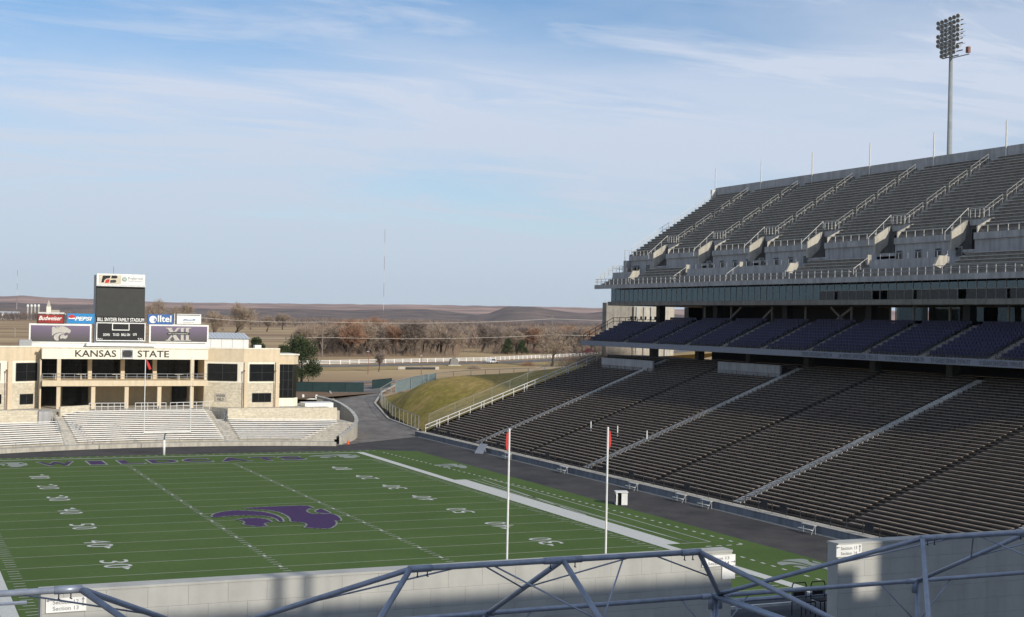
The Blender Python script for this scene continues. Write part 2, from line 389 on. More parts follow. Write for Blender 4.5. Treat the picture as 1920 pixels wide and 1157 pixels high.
for i in range(4): dash(31.2-i*.95, -24.7+.02*i, .26, .1)
y = -25.8
while y > -60: dash(28.1, y, .11, .26); y -= 1.35
for x in range(-24, 28): dash(x*1.02, 56.6, .2, .09)
tag(obj('boundary_dash', mb, 'paint_white', field, fix=False), kind='stuff')
# yard numbers read from either sideline
for n, d in ((10, '1'), (20, '2'), (30, '3'), (40, '4'), (50, '5'), (60, '4'), (70, '3'), (80, '2'), (90, '1')):
    y = (50-n)*YD
    for s_ in (-1, 1):                            # s=-1: left side, top of digit towards the middle
        x0 = -17.75 if s_ < 0 else 17.9; up = np.array((2.0 if s_ < 0 else -2.0, 0, 0)); rt = np.array((0, s_*1.0, 0))
        w1 = .62 if d == '1' else 1.3
        o = np.array((x0, y, ZL+.006))
        text(d, 'numeral', 'paint_white', field, o-rt*(.28+w1), rt*w1, up)
        text('0', 'numeral', 'paint_white', field, o+rt*.28, rt*1.3, up)
        if n != 50:
            k = 1 if n < 50 else -1; yy = y+k*2.0; xx = x0+up[0]*.72
            obj('arrow_mark', MB().face((xx-.3, yy-k*.35, ZL+.006), (xx+.3, yy-k*.35, ZL+.006), (xx, yy+k*.55, ZL+.006)), 'paint_white', field, fix=False)
# end zone word
xw = [-15.6, -10.0, -6.5, -3.0, 1.0, 5.3, 9.6, 13.0]; ww = [4.0, 1.7, 2.6, 3.2, 3.2, 3.6, 3.0, 2.9]
for ch, x, w in zip('WILDCATS', xw, ww):
    yb = 47.7
    big = text(ch, 'letter_edge', 'paint_grey', field, (x-.22, yb-.45, ZL+.004), (w+.44, 0, 0), (0, 5.0, 0))
    text(ch, 'letter', 'paint_purple', field, (x, yb, ZL+.012), (w, 0, 0), (0, 4.1, 0))
# midfield cat-head emblem: four painted shapes with a pale edge
K5 = 6.857
LOGO = [[(500,162),(700,150),(900,140),(1330,125),(1440,155),(1390,165),(1345,185),(1340,205),(1380,228),(1450,238),(1680,235),(1740,260),(1785,300),(1775,335),(1745,325),(1700,320),(1725,345),(1720,380),(1640,430),(1480,425),(1290,415),(1340,385),(1325,360),(1250,345),(1125,340),(1120,300),(1080,260),(980,215),(850,190),(700,180),(590,172)],
 [(1430,200),(1520,162),(1660,225),(1600,232),(1480,225)],
 [(105,262),(150,230),(260,205),(420,190),(600,195),(780,210),(920,240),(1020,285),(1050,340),(985,342),(940,300),(850,270),(700,258),(520,255),(340,265),(200,280),(130,282)],
 [(400,310),(560,290),(720,288),(830,305),(900,335),(880,345),(810,355),(795,370),(840,395),(720,402),(580,385),(505,372),(540,350),(520,330),(450,315)]]
SHAPES = [smooth_poly([tuple(at(380+x/K5, 930+y/K5, 'z', 0)[:2]) for x, y in P]) for P in LOGO]
allp = np.array([p for S in SHAPES for p in S]); LC = (allp.min(0)+allp.max(0))/2; LS = allp.max(0)-allp.min(0)
for S in SHAPES:
    flat('emblem_shape', [(*p, ZL+.014) for p in S], 'paint_purple', field)
    obj('emblem_edge', outline(MB(), [(*p, ZL+.02) for p in S], .17, (0, 0, 1)), 'paint_grey', field, fix=False)
for cx_, cy_, sx_, sy_ in ((-19.4, 49.6, 5.2, 5.4), (20.2, 50.3, 6.4, 5.0), (30.4, 36.0, 3.6, 5.2), (30.6, -34.6, 3.6, 5.4), (-30.4, 36.0, 3.6, 5.2)):
    for S in SHAPES:
        flat('corner_emblem', [(cx_+(p[0]-LC[0])/LS[0]*sx_, cy_+(p[1]-LC[1])/LS[1]*sy_, ZL+.012) for p in S], 'paint_grey', field)

# ------------------------------------------------------------------ grass mound at the end of the stand
ctrl = np.array([(42,77.3,.5),(47,77.3,2.5),(52,77.3,4.4),(57,77.3,6.3),(62,77.3,8.2),(67,77.3,9.9),(72,77.3,11.3),(85,78,12.3),(44.9,86,.05),(45.6,95,.25),(46.2,105,.6),(48.6,115,1.4),(51,124,2.2),
 (49.5,104,4.2),(52,110,5.2),(56,104,7.4),(62.3,103,8.1),(71,100,8.8),(80,99,9.4),(92,98,9.6),(55,97,6.6),(62,93,8.2),(50,92,3.6),(56,90,6),(57,133,3),(68,136,3.2),(80,132,3.6),(95,130,3.8),(64,120,5.5),(75,118,6.2),(88,116,6.8)])
def tps(P):
    n = len(P); d = np.linalg.norm(P[:, None, :2]-P[None, :, :2], axis=2); Kk = np.where(d > 0, d*d*np.log(d+1e-9), 0)+np.eye(n)*3
    A = np.zeros((n+3, n+3)); A[:n, :n] = Kk; A[:n, n] = 1; A[:n, n+1:] = P[:, :2]; A[n:, :n] = A[:n, n:].T
    w = np.linalg.solve(A, np.r_[P[:, 2], 0, 0, 0])
    def f(x, y):
        r = np.hypot(P[:, 0]-x, P[:, 1]-y); return float(np.sum(w[:n]*r*r*np.log(r+1e-9))+w[n]+w[n+1]*x+w[n+2]*y)
    return f
mz = tps(ctrl)
def mound_left(y):                                # left rim of the mound follows the access road
    return float(np.interp(y, [77, 86, 95, 104, 113, 124, 140], [42.2, 45.2, 45.9, 46.5, 48.3, 51.0, 57.5]))
mb = MB(); nu, nv = 60, 46
for j in range(nv):
    y = 77.05+(138-77.05)*j/(nv-1); xl = mound_left(y)
    for i in range(nu):
        x = xl+(97-xl)*(i/(nu-1))**1.25
        z = mz(x, y)
        z = max(z, gz(x, y)-.05)+(.05*math.sin(x*1.3)*math.sin(y*1.1))
        mb.v.append((x, y, z))
mb.f = [(j*nu+i, j*nu+i+1, (j+1)*nu+i+1, (j+1)*nu+i) for j in range(nv-1) for i in range(nu-1)]
tag(obj('grass_mound', mb, 'grass', smooth=True), kind='structure')

# ================================================================== lower grandstand (right)
LX0, LZ0, TRD, RIS, NR = 42.6, .75, .629, .24375, 48
YE = 76.0
ls = thing('lower_grandstand', 'long dark lower grandstand of bench rows along the right sideline', 'grandstand', (57, 10, 0))
pr = [(41.3, -.3), (41.3, .65), (LX0, .65)]
for i in range(NR): pr += [(LX0+i*TRD, LZ0+i*RIS), (LX0+(i+1)*TRD, LZ0+i*RIS)]
pr += [(LX0+NR*TRD, 12.5), (79.5, 12.5), (79.5, -.3)]
mb = MB(); mb.profile(pr, -62, YE); mb.f.append(tuple(range(len(pr)-1, -1, -1))); mb.f.append(tuple(range(len(pr), 2*len(pr))))
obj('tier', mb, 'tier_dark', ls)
obj('front_wall', B(41.17, 41.295, -62, 78, -.2, .62), 'wall_blue', ls)
obj('walkway_edge', B(41.15, 42.3, -62, 78, .655, .70), 'concrete_warm', ls)
obj('drain_strip', B(40.7, 41.12, -62, 80, .0, .03), 'concrete_warm', ls)
SEC = [(57.9, 75.4), (41.3, 56.4), (25.1, 40.1), (9.3, 23.9), (-6.4, 8.1), (-22.4, -7.7)]
for a, b in SEC:
    n = max(2, round((b-a)/2.6)); mb = MB()
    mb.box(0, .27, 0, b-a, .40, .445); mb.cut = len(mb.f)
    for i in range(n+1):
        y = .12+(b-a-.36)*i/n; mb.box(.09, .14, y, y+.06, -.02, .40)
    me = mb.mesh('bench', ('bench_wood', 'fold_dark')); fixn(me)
    for i in range(NR):
        z = LZ0+i*RIS; x = LX0+i*TRD+.34
        if i >= 35 and (a > 53 and False): continue
        inst('bench', me, ls, (x, a, z))
mb = MB()
for i in range(NR): mb.box(LX0+i*TRD+.34, LX0+i*TRD+.60, -60, -39.9, LZ0+i*RIS+.40, LZ0+i*RIS+.445).box(LX0+i*TRD+.34, LX0+i*TRD+.60, -38.4, -23.6, LZ0+i*RIS+.40, LZ0+i*RIS+.445)
tag(obj('bench_rows', mb, 'bench_wood', ls), kind='stuff')
st = MB().box(0, .30, 0, 1.25, 0, .12).box(.30, .629, 0, 1.25, 0, .243); me = st.mesh('step', 'concrete'); fixn(me)
for yc in (57.15, 24.5, -7.05, -39.1):
    for i in range(NR):
        inst('step', me, ls, (LX0+i*TRD+.002, yc-.62, LZ0+i*RIS+.002))
# rail posts of the front row, black
mb = MB(); y = -61.0
while y < 76:
    mb.box(42.02, 42.08, y, y+.06, .70, 1.72); y += 2.15
for z in (1.15, 1.66): mb.box(42.035, 42.065, -61, 76, z, z+.05)
obj('front_rail', mb, 'steel_dark', ls)
for y in (70.5, 66, 48, 33, 18, 12, 0.5, -13, -16, -28): obj('rail_panel', B(42.0, 42.04, y, y+1.1, .95, 1.75), 'steel_dark', ls)
# white pipe rail on the far end
mb = MB(); P0 = Vector((42.0, 75.75, .72)); P1 = Vector((70.8, 75.75, 11.55))
for h in (.55, 1.05): mb.tube(P0+Vector((0, 0, h)), P1+Vector((0, 0, h)), .065, n=6)
for i in range(17):
    p = P0.lerp(P1, i/16)
    for k in ([0, .45] if i % 4 == 1 else [0]): mb.tube(p+Vector((k, 0, -.3+k*.37)), p+Vector((k, 0, 1.05+k*.37)), .065, n=6)
obj('end_rail', mb, 'steel_white', ls)
obj('portal_parapet', B(68.9, 69.2, 54.9, 70.6, 10.6, 12.25), 'concrete_grey', ls)
obj('portal_parapet', B(70.1, 70.4, 25.3, 39.5, 11.0, 12.75), 'concrete_grey', ls)
obj('portal_parapet', B(70.1, 70.4, -38, -24, 11.0, 12.75), 'concrete_grey', ls)
for q in ((1108, 797), (1158, 804), (1213, 815)):  # three short white posts among the rows
    d = at(*q, 'x', 50.6); obj('marker_post', MB().tube((50.6, d[1], LZ0+12*RIS), (50.6, d[1], LZ0+12*RIS+1.3), .07), 'white', ls)

# ================================================================== upper grandstand: club deck, suites, upper deck
us = thing('upper_grandstand', 'tall grey upper deck with glass suites and purple club seats above the dark lower rows', 'grandstand', (80, 15, 0))
Y0, Y1 = -48.0, YE
# --- back concourse of the lower tier
obj('concourse_wall', B(79.6, 80.0, Y0, 56, 12.5, 17.4), 'interior_dark', us)
for y in range(-40, 76, 13):
    obj('column', B(74.2, 75.2, y, y+1.0, 12.5, 17.5), 'interior', us)
# --- club deck
CX, CZ, CT, CR, CN = 68.25, 14.55, .80, .36, 10
pr = [(68.1, 14.05), (68.1, 14.72), (CX, 14.72)]
for i in range(CN): pr += [(CX+.1+i*CT, CZ+i*CR), (CX+.1+(i+1)*CT, CZ+i*CR)]
pr += [(82.0, CZ+(CN-1)*CR), (82.0, 17.3), (76.8, 17.3), (69.0, 14.05)]
mb = MB(); mb.profile(pr+[pr[0]], Y0, Y1)
k = len(pr)+1; mb.f.append(tuple(range(k-2, -1, -1))); mb.f.append(tuple(range(k, 2*k-1)))
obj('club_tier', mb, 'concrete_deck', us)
band = obj('name_band', B(67.98, 68.095, Y0, Y1+.05, 14.08, 14.80), 'name_band', us)
for s_, a, b in (('STEVE GROGAN 1972-74', 17.9, 12.0), ('24 VERYL SWITZER 1951-53', 10.8, 3.8), ('11 LYNN DICKEY 1968-70', 2.6, -3.6), ('59 GARY SPANI 1974-77', -4.7, -10.5), ('9 SEAN SNYDER 1990-92', -11.8, -17.6)):
    text(s_, 'lettering', 'name_ink', band, (67.96, a, 14.20), (0, b-a, 0), (0, 0, .46))
AISLE = [75.0, 63.0, 54.1, 45.2, 36.3, 27.0, 17.4, 7.0, -2.5, -12.7, -22.5, -32]
sb = MB(); fr_ = MB(); pb = MB()
for a, b in zip(AISLE, AISLE[1:]):
    n = int((a-b-1.2)/.54)
    for i in range(CN):
        if i >= 8 and (a == 75.0): continue
        x = CX+.1+i*CT; z = CZ+i*CR
        for j in range(n):
            y = b+.6+j*.54
            sb.box(x+.50, x+.57, y+.03, y+.49, z+.52, z+.86); pb.box(x+.18, x+.49, y+.04, y+.48, z+.40, z+.46)
            fr_.box(x+.48, x+.60, y+.485, y+.535, z, z+.56)
tag(obj('club_seat', sb, 'seat_purple', us, fix=False), kind='stuff'); tag(obj('seat_pan', pb, 'steel_dark', us, fix=False), kind='stuff'); tag(obj('seat_bracket', fr_, 'seat_metal', us, fix=False), kind='stuff')
for yb in AISLE[1:-1]:
    mb = MB()
    for i in range(CN*2): mb.box(CX+.1+i*CT/2, CX+.1+(i+1)*CT/2, yb-.55, yb+.55, CZ+(i//2)*CR-.1, CZ+(i+1)*CR/2+.02)
    obj('aisle_stair', mb, 'concrete_deck', us)
    for i in (1, 4, 7): obj('aisle_rail', MB().tube((CX+.4+i*CT, yb, CZ+i*CR), (CX+.4+i*CT, yb, CZ+i*CR+.95), .03).tube((CX+.4+i*CT, yb, CZ+i*CR+.95), (CX+1.3+i*CT, yb, CZ+(i+1)*CR+.95), .03), 'steel_dark', us)
mb = MB(); y = Y0
while y < Y1: mb.box(68.16, 68.20, y, y+.04, 14.8, 15.5); y += 1.9
mb.box(68.16, 68.2, Y0, Y1, 15.45, 15.5); obj('club_front_rail', mb, 'steel_dark', us)
mb = MB(); a = Vector((68.3, 75.7, 14.7)); b = Vector((73.6, 75.7, 17.4)); c = Vector((78, 75.7, 17.5))
for h in (.5, 1.05): mb.tube(a+Vector((0, 0, h)), b+Vector((0, 0, h)), .045); mb.tube(b+Vector((0, 0, h)), c+Vector((0, 0, h)), .045)
for i in range(6): mb.tube(a.lerp(b, i/5), a.lerp(b, i/5)+Vector((0, 0, 1.05)), .045)
for i in range(5): mb.tube(b.lerp(c, i/4), b.lerp(c, i/4)+Vector((0, 0, 1.05)), .045)
obj('club_end_rail', mb, 'steel_dark', us)
obj('terrace_kerb', B(74.6, 74.85, 66.2, 75.5, 17.2, 17.75), 'concrete_grey', us)
for y in (74.8, 73.4, 71.6, 70.2, 68.6, 67.2):     # loose chairs on the corner terrace
    mb = MB(); mb.box(76.0, 76.5, y, y+.5, 18.2, 18.28); mb.box(76.45, 76.52, y, y+.5, 18.25, 18.75)
    for dx in (.02, .44):
        for dy in (.02, .44): mb.box(76+dx, 76.04+dx, y+dy, y+.04+dy, 17.78, 18.2)
    ch = obj('terrace_chair', mb, 'steel_dark', us)
# --- club lounge behind the seats
FZ = CZ+(CN-1)*CR
gaps = sorted(tuple(sorted((at(p, 590, 'x', 88.0)[1], at(q, 590, 'x', 88.0)[1]))) for p, q in ((1283, 1291), (1628, 1638), (1668, 1688), (1729, 1741), (1752, 1768), (1820, 1843), (1861, 1886)))
yy_ = Y0
for a, b in gaps+[(57.5, 57.5)]:                   # window openings to the daylight behind
    obj('lounge_back_wall', B(88.0, 88.3, yy_, a, FZ-.5, 20.4), 'interior', us); yy_ = b
    if b > a: obj('lounge_sill', B(88.0, 88.3, a, b, FZ-.5, FZ+.25), 'interior', us); obj('window_bar', B(88.1, 88.2, (a+b)/2-.05, (a+b)/2+.05, FZ+.25, 20.4), 'steel_dark', us)
obj('lounge_floor', B(76.5, 88, Y0, 57.5, FZ-.25, FZ-.02), 'interior', us)
obj('lounge_end_wall', B(79.0, 88.0, 57.5, 57.8, FZ-.2, 20.4), 'interior', us)
for i, y in enumerate((66.8, 50.5, 33.5, 16.2, -.6, -17.6, -34.5)): obj('column', B(76.9, 77.9, y, y+1.1, FZ-.3, 20.4), 'steel_dark', us)
for y in (54.5, 47.5, 37.5, 30, 20.5, 9, 3, -6, -12): obj('lounge_post', B(77.3, 77.5, y, y+.2, FZ, 20.3), 'concrete_grey', us)
for a, b in ((49.3, 45.4), (41.2, 37.5), (25.2, 20.6), (21.4, 25.0)): obj('brace', MB().beam((77.6, a, FZ+.1), (77.6, b, 20.2), .22, .25), 'concrete_grey', us)
glassp = [(14.0, 8.5), (7.5, 3.2), (2.2, -5.2), (-6.2, -9.8), (-11, -15)]
for a, b in glassp:
    p = obj('lounge_glass', B(78.9, 78.95, b, a, FZ, 20.2), 'glass_lounge', us)
for y in (13.4, 6.0, 1.6, -3.5, -8.6, -12.2):
    obj('lounge_table', MB().box(81, 82.4, y, y+1.6, FZ+.7, FZ+.78).box(81.6, 81.8, y+.7, y+.9, FZ, FZ+.7), 'white', us)
for y, m_ in ((9.5, 'sign_blue'), (5, 'sign_navy'), (-2.2, 'red_dark'), (0.4, 'green_mark'), (-7.2, 'roof_tan')): obj('lounge_panel', B(86.9, 87.0, y, y+1.6, FZ+.1, FZ+1.2), m_, us)
# --- suites
obj('suite_floor', B(72.2, 88.3, Y0, Y1-.9, 20.38, 20.98), 'concrete_deck', us)
obj('suite_roof', B(72.9, 88.3, Y0, Y1-.9, 23.22, 23.5), 'concrete_deck', us)
obj('suite_back_wall', B(77.5, 77.8, Y0, 70.5, 20.98, 23.2), 'interior', us)
PN = 1.42; y = Y1-1.2; i = 0
mp_ = B(-.02, .02, 0, PN-.06, 0, 2.22); pane_f = mp_.mesh('pane', 'glass_suite'); fixn(pane_f)
pane_u = B(-.02, .02, 0, PN-.06, 0, 1.10).mesh('pane', 'glass_suite'); fixn(pane_u); pane_l = B(-.02, .02, 0, PN-.06, 0, 1.02).mesh('pane', 'glass_dark'); fixn(pane_l)
mul = B(-.06, .06, -.03, .03, 0, 2.22).mesh('mullion', 'steel_grey'); fixn(mul)
while y-PN > Y0:
    inst('mullion', mul, us, (72.72, y, 20.98))
    if y > 21: inst('pane', pane_f, us, (72.72, y-PN+.03, 20.98))
    else:
        inst('pane', pane_u, us, (72.72, y-PN+.03, 22.10))
        if not (12 > y > 9) and not (-1.5 > y > -6 and i % 2): inst('pane', pane_l, us, (72.95 if i % 5 == 0 else 72.72, y-PN+.03, 20.99))
        obj('transom', B(72.66, 72.78, y-PN+.03, y-.03, 22.03, 22.10), 'steel_grey', us)
    y -= PN; i += 1
for x in (73.9, 75.1, 76.3): inst('pane', B(-.58, .58, -.02, .02, 0, 2.22).mesh('pane', 'glass_suite'), us, (x, Y1-1.15, 20.98)); inst('mullion', mul, us, (x-.6, Y1-1.15, 20.98))
for k in range(46):                                # furniture and screens standing inside the suites
    y = 72-k*2.55+random.uniform(-.6, .6); h = random.uniform(.5, 1.1); w = random.uniform(.5, 1.5); z = 20.99 if random.random() < .6 else random.uniform(21.6, 22.2)
    obj('suite_furniture', B(74.0, 74.4, y, y+w, z, z+h*.7), random.choice(['black', 'interior_dark', 'steel_dark', 'roof_tan', 'ink_grey']), us)
# --- upper deck front part
obj('deck_fascia', B(70.25, 70.5, Y0, Y1, 22.95, 23.58), 'concrete_grey', us)
obj('deck_soffit', MB().prism([(70.5, Y0, 22.97), (72.9, Y0, 23.22), (72.9, Y0, 23.5), (70.5, Y0, 23.5)], (0, Y1-Y0, 0)), 'concrete_deck', us)
pr = [(70.5, 23.5), (71.2, 23.52)]
for i in range(4): pr += [(71.2+i*.68, 23.52+(i+1)*.34), (71.2+(i+1)*.68, 23.52+(i+1)*.34)]
pr += [(75.9, 24.88), (75.9, 23.3), (70.5, 23.3)]
mb = MB(); mb.profile(pr+[pr[0]], Y0, Y1-.3); k = len(pr)+1; mb.f.append(tuple(range(k-2, -1, -1))); mb.f.append(tuple(range(k, 2*k-1)))
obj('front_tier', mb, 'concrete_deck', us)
me_c = {}
def plank(l, m='bench_alu'):
    key = (round(l, 2), m)
    if key not in me_c:
        mb = MB(); mb.box(0, .26, 0, l, .40, .45); mb.cut = len(mb.f)
        mb.box(.2, .24, .05, l-.05, 0, .40)
        q = mb.mesh('bench', (m, 'concrete_deck')); fixn(q); me_c[key] = q
    return me_c[key]
for a, b in ((54.5, 65.8), (13.6, 25.4), (-13.5, -2.6), (-40, -28)):
    mb = MB()
    for i in range(5): mb.box(71.25+i*.62, 75.88, a-.2, b+.2, 23.45+i*.42, 23.87+i*.42)
    obj('front_rows', mb, 'concrete_deck', us)
    for i in range(5): inst('bench', plank(b-a), us, (71.25+i*.62+.28, a, 23.87+i*.42))
for a, b in ((67.5, 75.4), (26.4, 52.8), (-1.2, 12.0), (-27, -14)):
    obj('parapet', B(73.15, 73.35, a, b, 23.6, 25.62), 'concrete_grey', us)
    mb = MB(); y = a+.2
    while y < b: mb.box(73.23, 73.27, y, y+.04, 25.62, 26.35); y += 1.6
    mb.box(73.23, 73.27, a, b, 26.3, 26.35); obj('parapet_rail', mb, 'steel_grey', us)
mb = MB(); y = Y0
while y < Y1: mb.box(70.36, 70.44, y, y+.08, 23.58, 24.5); y += 1.31
for z in (24.02, 24.45): mb.box(70.37, 70.43, Y0, Y1, z, z+.055)
obj('front_rail', mb, 'steel_grey', us)
# --- cross wall under the upper rows, with window openings
UX, UZ, UT, UR, UN = 76.3, 28.2, .675, .433, 24
UA = [65.1, 52.05, 39.0, 25.9, 12.6, -.5, -13.6, -26.7, -39.8]
obj('cross_wall', B(75.9, 76.25, Y0, Y1-1.5, 24.88, 26.5), 'concrete_grey', us)
PORT = [(a-1.75, a+1.5) for a in UA]
solid = []; hi_ = Y1-1.5
for a, b in PORT:
    solid.append((b, hi_)); hi_ = a
for a, b in solid:
    if b < Y0 or a < Y0: continue
    obj('cross_wall', B(75.9, 76.25, a, b, 26.5, 27.55), 'concrete_grey', us); obj('cross_wall_band', B(75.72, 76.27, a, b, 27.55, 28.28), 'concrete_grey', us)
for a, b in ((67.8, 73), (27, 52.5), (-1, 11.6)):
    y = a+.6
    while y < b-1: 
        w = obj('window', B(75.84, 75.88, y, y+1.25, 25.75, 26.85), 'steel_grey', us); obj('window_glass', B(75.80, 75.835, y+.12, y+1.0, 25.8, 26.78), 'glass_dark', w); y += 3.3
# --- main upper rows
pr = [(UX, 24.9), (UX, UZ)]
for i in range(UN): pr += [(UX+i*UT, UZ+(i+1)*UR), (UX+(i+1)*UT, UZ+(i+1)*UR)]
pr += [(UX+UN*UT, 36.0), (UX+2.5, 24.9)]
prp = [(UX+3*UT, 26.2), (UX+3*UT, UZ+4*UR)]+pr[9:-2]+[(UX+UN*UT, 36.0), (UX+3.2, 26.2)]
def tier(pr, a, b):
    mb = MB(); mb.profile(pr+[pr[0]], a, b); k = len(pr)+1; mb.f.append(tuple(range(k-2, -1, -1))); mb.f.append(tuple(range(k, 2*k-1)))
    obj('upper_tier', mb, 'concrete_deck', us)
for i, (a, b) in enumerate(solid):
    if b < Y0 or a < Y0: continue
    tier(pr, a, b if i else Y1-.2)
for a, b in PORT:
    if a > Y0: tier(prp, a+.001, b-.001); obj('portal_floor', B(75.9, UX+3*UT, a, b, 25.9, 26.2), 'concrete_grey', us)
edges = [Y1-.5]+[q for a in UA for q in (a+.75, a-.75)]
for a, b in zip(edges[0::2], edges[1::2]):
    if b < Y0: break
    l = a-b
    for i in range(UN):
        lo_ = b+(1.05 if i < 3 else 0); hi2 = a-(1.2 if i < 3 and a < Y1-1 else 0)
        inst('bench', plank(hi2-lo_), us, (UX+i*UT+.30, lo_, UZ+(i+1)*UR))
for yc in UA:
    if yc < Y0: continue
    mb = MB()
    for i in range(3, UN): mb.box(UX+i*UT-.05, UX+i*UT+.32, yc-.6, yc+.6, UZ+i*UR, UZ+(i+.5)*UR)
    obj('aisle_stair', mb, 'concrete', us)
    for k in range(4):                            # hand rail in four lengths per aisle
        i0 = 3.5+k*5.0; mb = MB()
        A = Vector((UX+i0*UT, yc, UZ+(i0+1)*UR)); Bq = Vector((UX+(i0+4.1)*UT, yc, UZ+(i0+5.1)*UR))
        for h in (.55, 1.0): mb.tube(A+Vector((0, 0, h)), Bq+Vector((0, 0, h)), .033)
        for t in (0, .5, 1): p = A.lerp(Bq, t); mb.tube(p, p+Vector((0, 0, 1.0)), .033)
        obj('hand_rail', mb, 'steel_rail', us)
    # portal: two stair cheek walls, sun on the sides that face the camera
    z0 = 24.9
    obj('portal_cheek', MB().prism([(75.35, yc+1.25, 26.5), (75.9, yc+1.25, 26.5), (77.3, yc+1.25, 27.7), (77.6, yc+1.25, 29.9), (77.25, yc+1.25, 29.75), (75.88, yc+1.25, 28.9), (75.35, yc+1.25, 28.5)], (0, .24, 0)), 'concrete_warm', us)
    obj('portal_cheek', MB().prism([(76.1, yc-1.98, 27.6), (76.8, yc-1.98, 28.1), (78.6, yc-1.98, 29.4), (78.6, yc-1.98, 30.1), (78.0, yc-1.98, 29.95), (76.1, yc-1.98, 29.0)], (0, .22, 0)), 'concrete_warm', us)
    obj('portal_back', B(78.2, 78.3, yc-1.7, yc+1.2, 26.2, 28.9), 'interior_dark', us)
    obj('portal_hood', B(77.9, 78.3, yc-1.7, yc+1.2, 29.3, 29.95), 'concrete_grey', us)
    mb = MB()
    for t in range(5): y = yc-1.4+t*.72; mb.tube((78.2, y, 30.2), (78.2, y, 31.2), .04)
    mb.tube((78.2, yc-1.4, 31.2), (78.2, yc+1.5, 31.2), .04); mb.tube((74.7, yc+1.6, 28.5), (78.0, yc+1.6, 31.3), .04)
    for t in range(4): x = 74.7+t*1.1; mb.tube((x, yc+1.6, 27.6+t*.93), (x, yc+1.6, 28.5+t*.93), .04)
    obj('portal_rail', mb, 'bench_alu', us)
for yc in (66.9, 26.2, -1.0, 39.6, 53.4, 12.6):        # low stair cheeks down to the front rows
    obj('stair_cheek', MB().prism([(72.2, yc-.15, 24.3), (73.2, yc-.15, 24.9), (73.2, yc-.15, 25.7), (72.0, yc-.15, 25.7), (71.4, yc-.15, 24.6)], (0, .3, 0)) if yc in (66.9, 26.2, -1.0) else B(73.36, 73.9, yc, yc+.25, 25.1, 26.3), 'concrete_warm', us)
    mb = MB(); mb.tube((71.3, yc, 24.6), (73.3, yc, 25.9), .04); mb.tube((71.3, yc, 23.9), (71.3, yc, 24.6), .04); mb.tube((72.3, yc, 24.5), (72.3, yc, 25.3), .04); obj('stair_rail', mb, 'bench_alu', us)
for a, b in zip([Y1-2]+[q-2 for q in UA], [q+2 for q in UA]):
    if b < Y0: break
    mb = MB().box(76.0, 76.06, b, a, 29.05, 29.1); n = 6
    for i in range(n+1): y = b+(a-b-.06)*i/n; mb.box(76.0, 76.06, y, y+.06, 28.28, 29.055)
    obj('cross_rail', mb, 'bench_alu', us)

# left end of the deck: corner wall and pipe guard up the slope
obj('end_wall', B(75.2, 78.2, Y1-1.4, Y1-.4, 23.6, 27.6), 'concrete_grey', us)
obj('end_wall_window', B(74.9, 75.19, 71.4, 73.8, 25.7, 26.6), 'glass_dark', us)
A = Vector((UX+.4, Y1-.3, UZ+.5)); Bq = Vector((UX+UN*UT, Y1-.3, UZ+UN*UR+.1)); mb = MB()
for h in (.5, 1.1): mb.tube(A+Vector((0, 0, h)), Bq+Vector((0, 0, h)), .035)
for i in range(15): p = A.lerp(Bq, i/14); mb.tube(p-Vector((0, 0, .3)), p+Vector((0, 0, 1.15)), .035)
obj('slope_guard', mb, 'steel_white', us)
mb = MB(); mb.face(A, Bq, Bq+Vector((0, 0, 1.1)), A+Vector((0, 0, 1.1))); obj('guard_mesh', mb, 'chain_link', us, fix=False)
A = Vector((70.5, Y1-.2, 23.5)); Bq = Vector((73.4, Y1-.2, 25.7)); C_ = Vector((75.2, Y1-.2, 25.7)); mb = MB()
for h in (.55, 1.05): mb.tube(A+Vector((0, 0, h)), Bq+Vector((0, 0, h)), .045); mb.tube(Bq+Vector((0, 0, h)), C_+Vector((0, 0, h)), .045)
for i in range(5): p = A.lerp(Bq, i/4); mb.tube(p, p+Vector((0, 0, 1.05)), .045)
for i in range(4): p = Bq.lerp(C_, i/3); mb.tube(p, p+Vector((0, 0, 1.05)), .045)
mb.tube((75.4, Y1-.5, 27.6), (75.4, Y1-.5, 29.4), .07); mb.tube((75.4, Y1-.5, 29.3), (76.6, Y1-.5, 29.3), .05); mb.tube((76.6, Y1-.5, 29.3), (77.4, Y1-.5, 28.2), .05); mb.tube((76.2, Y1-.5, 27.6), (76.2, Y1-.5, 29.3), .05)
obj('corner_rail', mb, 'bench_alu', us)
# --- back wall and flag poles
TW = UX+UN*UT
obj('back_wall', B(TW, TW+.3, Y0, Y1, 36.0, 40.25), 'concrete_grey', us)
obj('wall_post', B(TW-.9, TW-.1, Y1-.4, Y1+.1, 37.6, 39.9), 'steel_white', us)
obj('underside', MB().prism([(UX+2.6, Y0, 24.8), (TW-.1, Y0, 35.9), (TW+.25, Y0, 35.9), (TW+.25, Y0, 23.6), (UX+2.6, Y0, 23.6)], (0, Y1-3-Y0, 0)), 'concrete_deck', us)
names = ['nearest the far left end of the deck', 'second from the left end of the deck', 'third from the left end of the deck', 'fourth from the left end of the deck', 'just left of the light tower', 'right of the light tower']
for i, y in enumerate((76.0, 62.85, 49.65, 36.45, 23.5, 10.6)):
    f_ = thing('flagpole', 'thin white flagpole on the top wall, '+names[i], 'flagpole', (TW-.08, y, 38.6), 'flagpoles along the top wall')
    obj('pole', MB().tube((TW-.08, y-.05, 38.7), (TW-.08, y-.05, 43.3), .11, .08, 8), 'steel_white', f_); obj('tip', MB().tube((TW-.08, y-.05, 43.3), (TW-.08, y-.05, 43.55), .05, .02), 'steel_grey', f_)
    obj('bracket', B(TW-.15, TW-.005, y-.2, y+.1, 38.9, 39.1), 'steel_grey', f_)
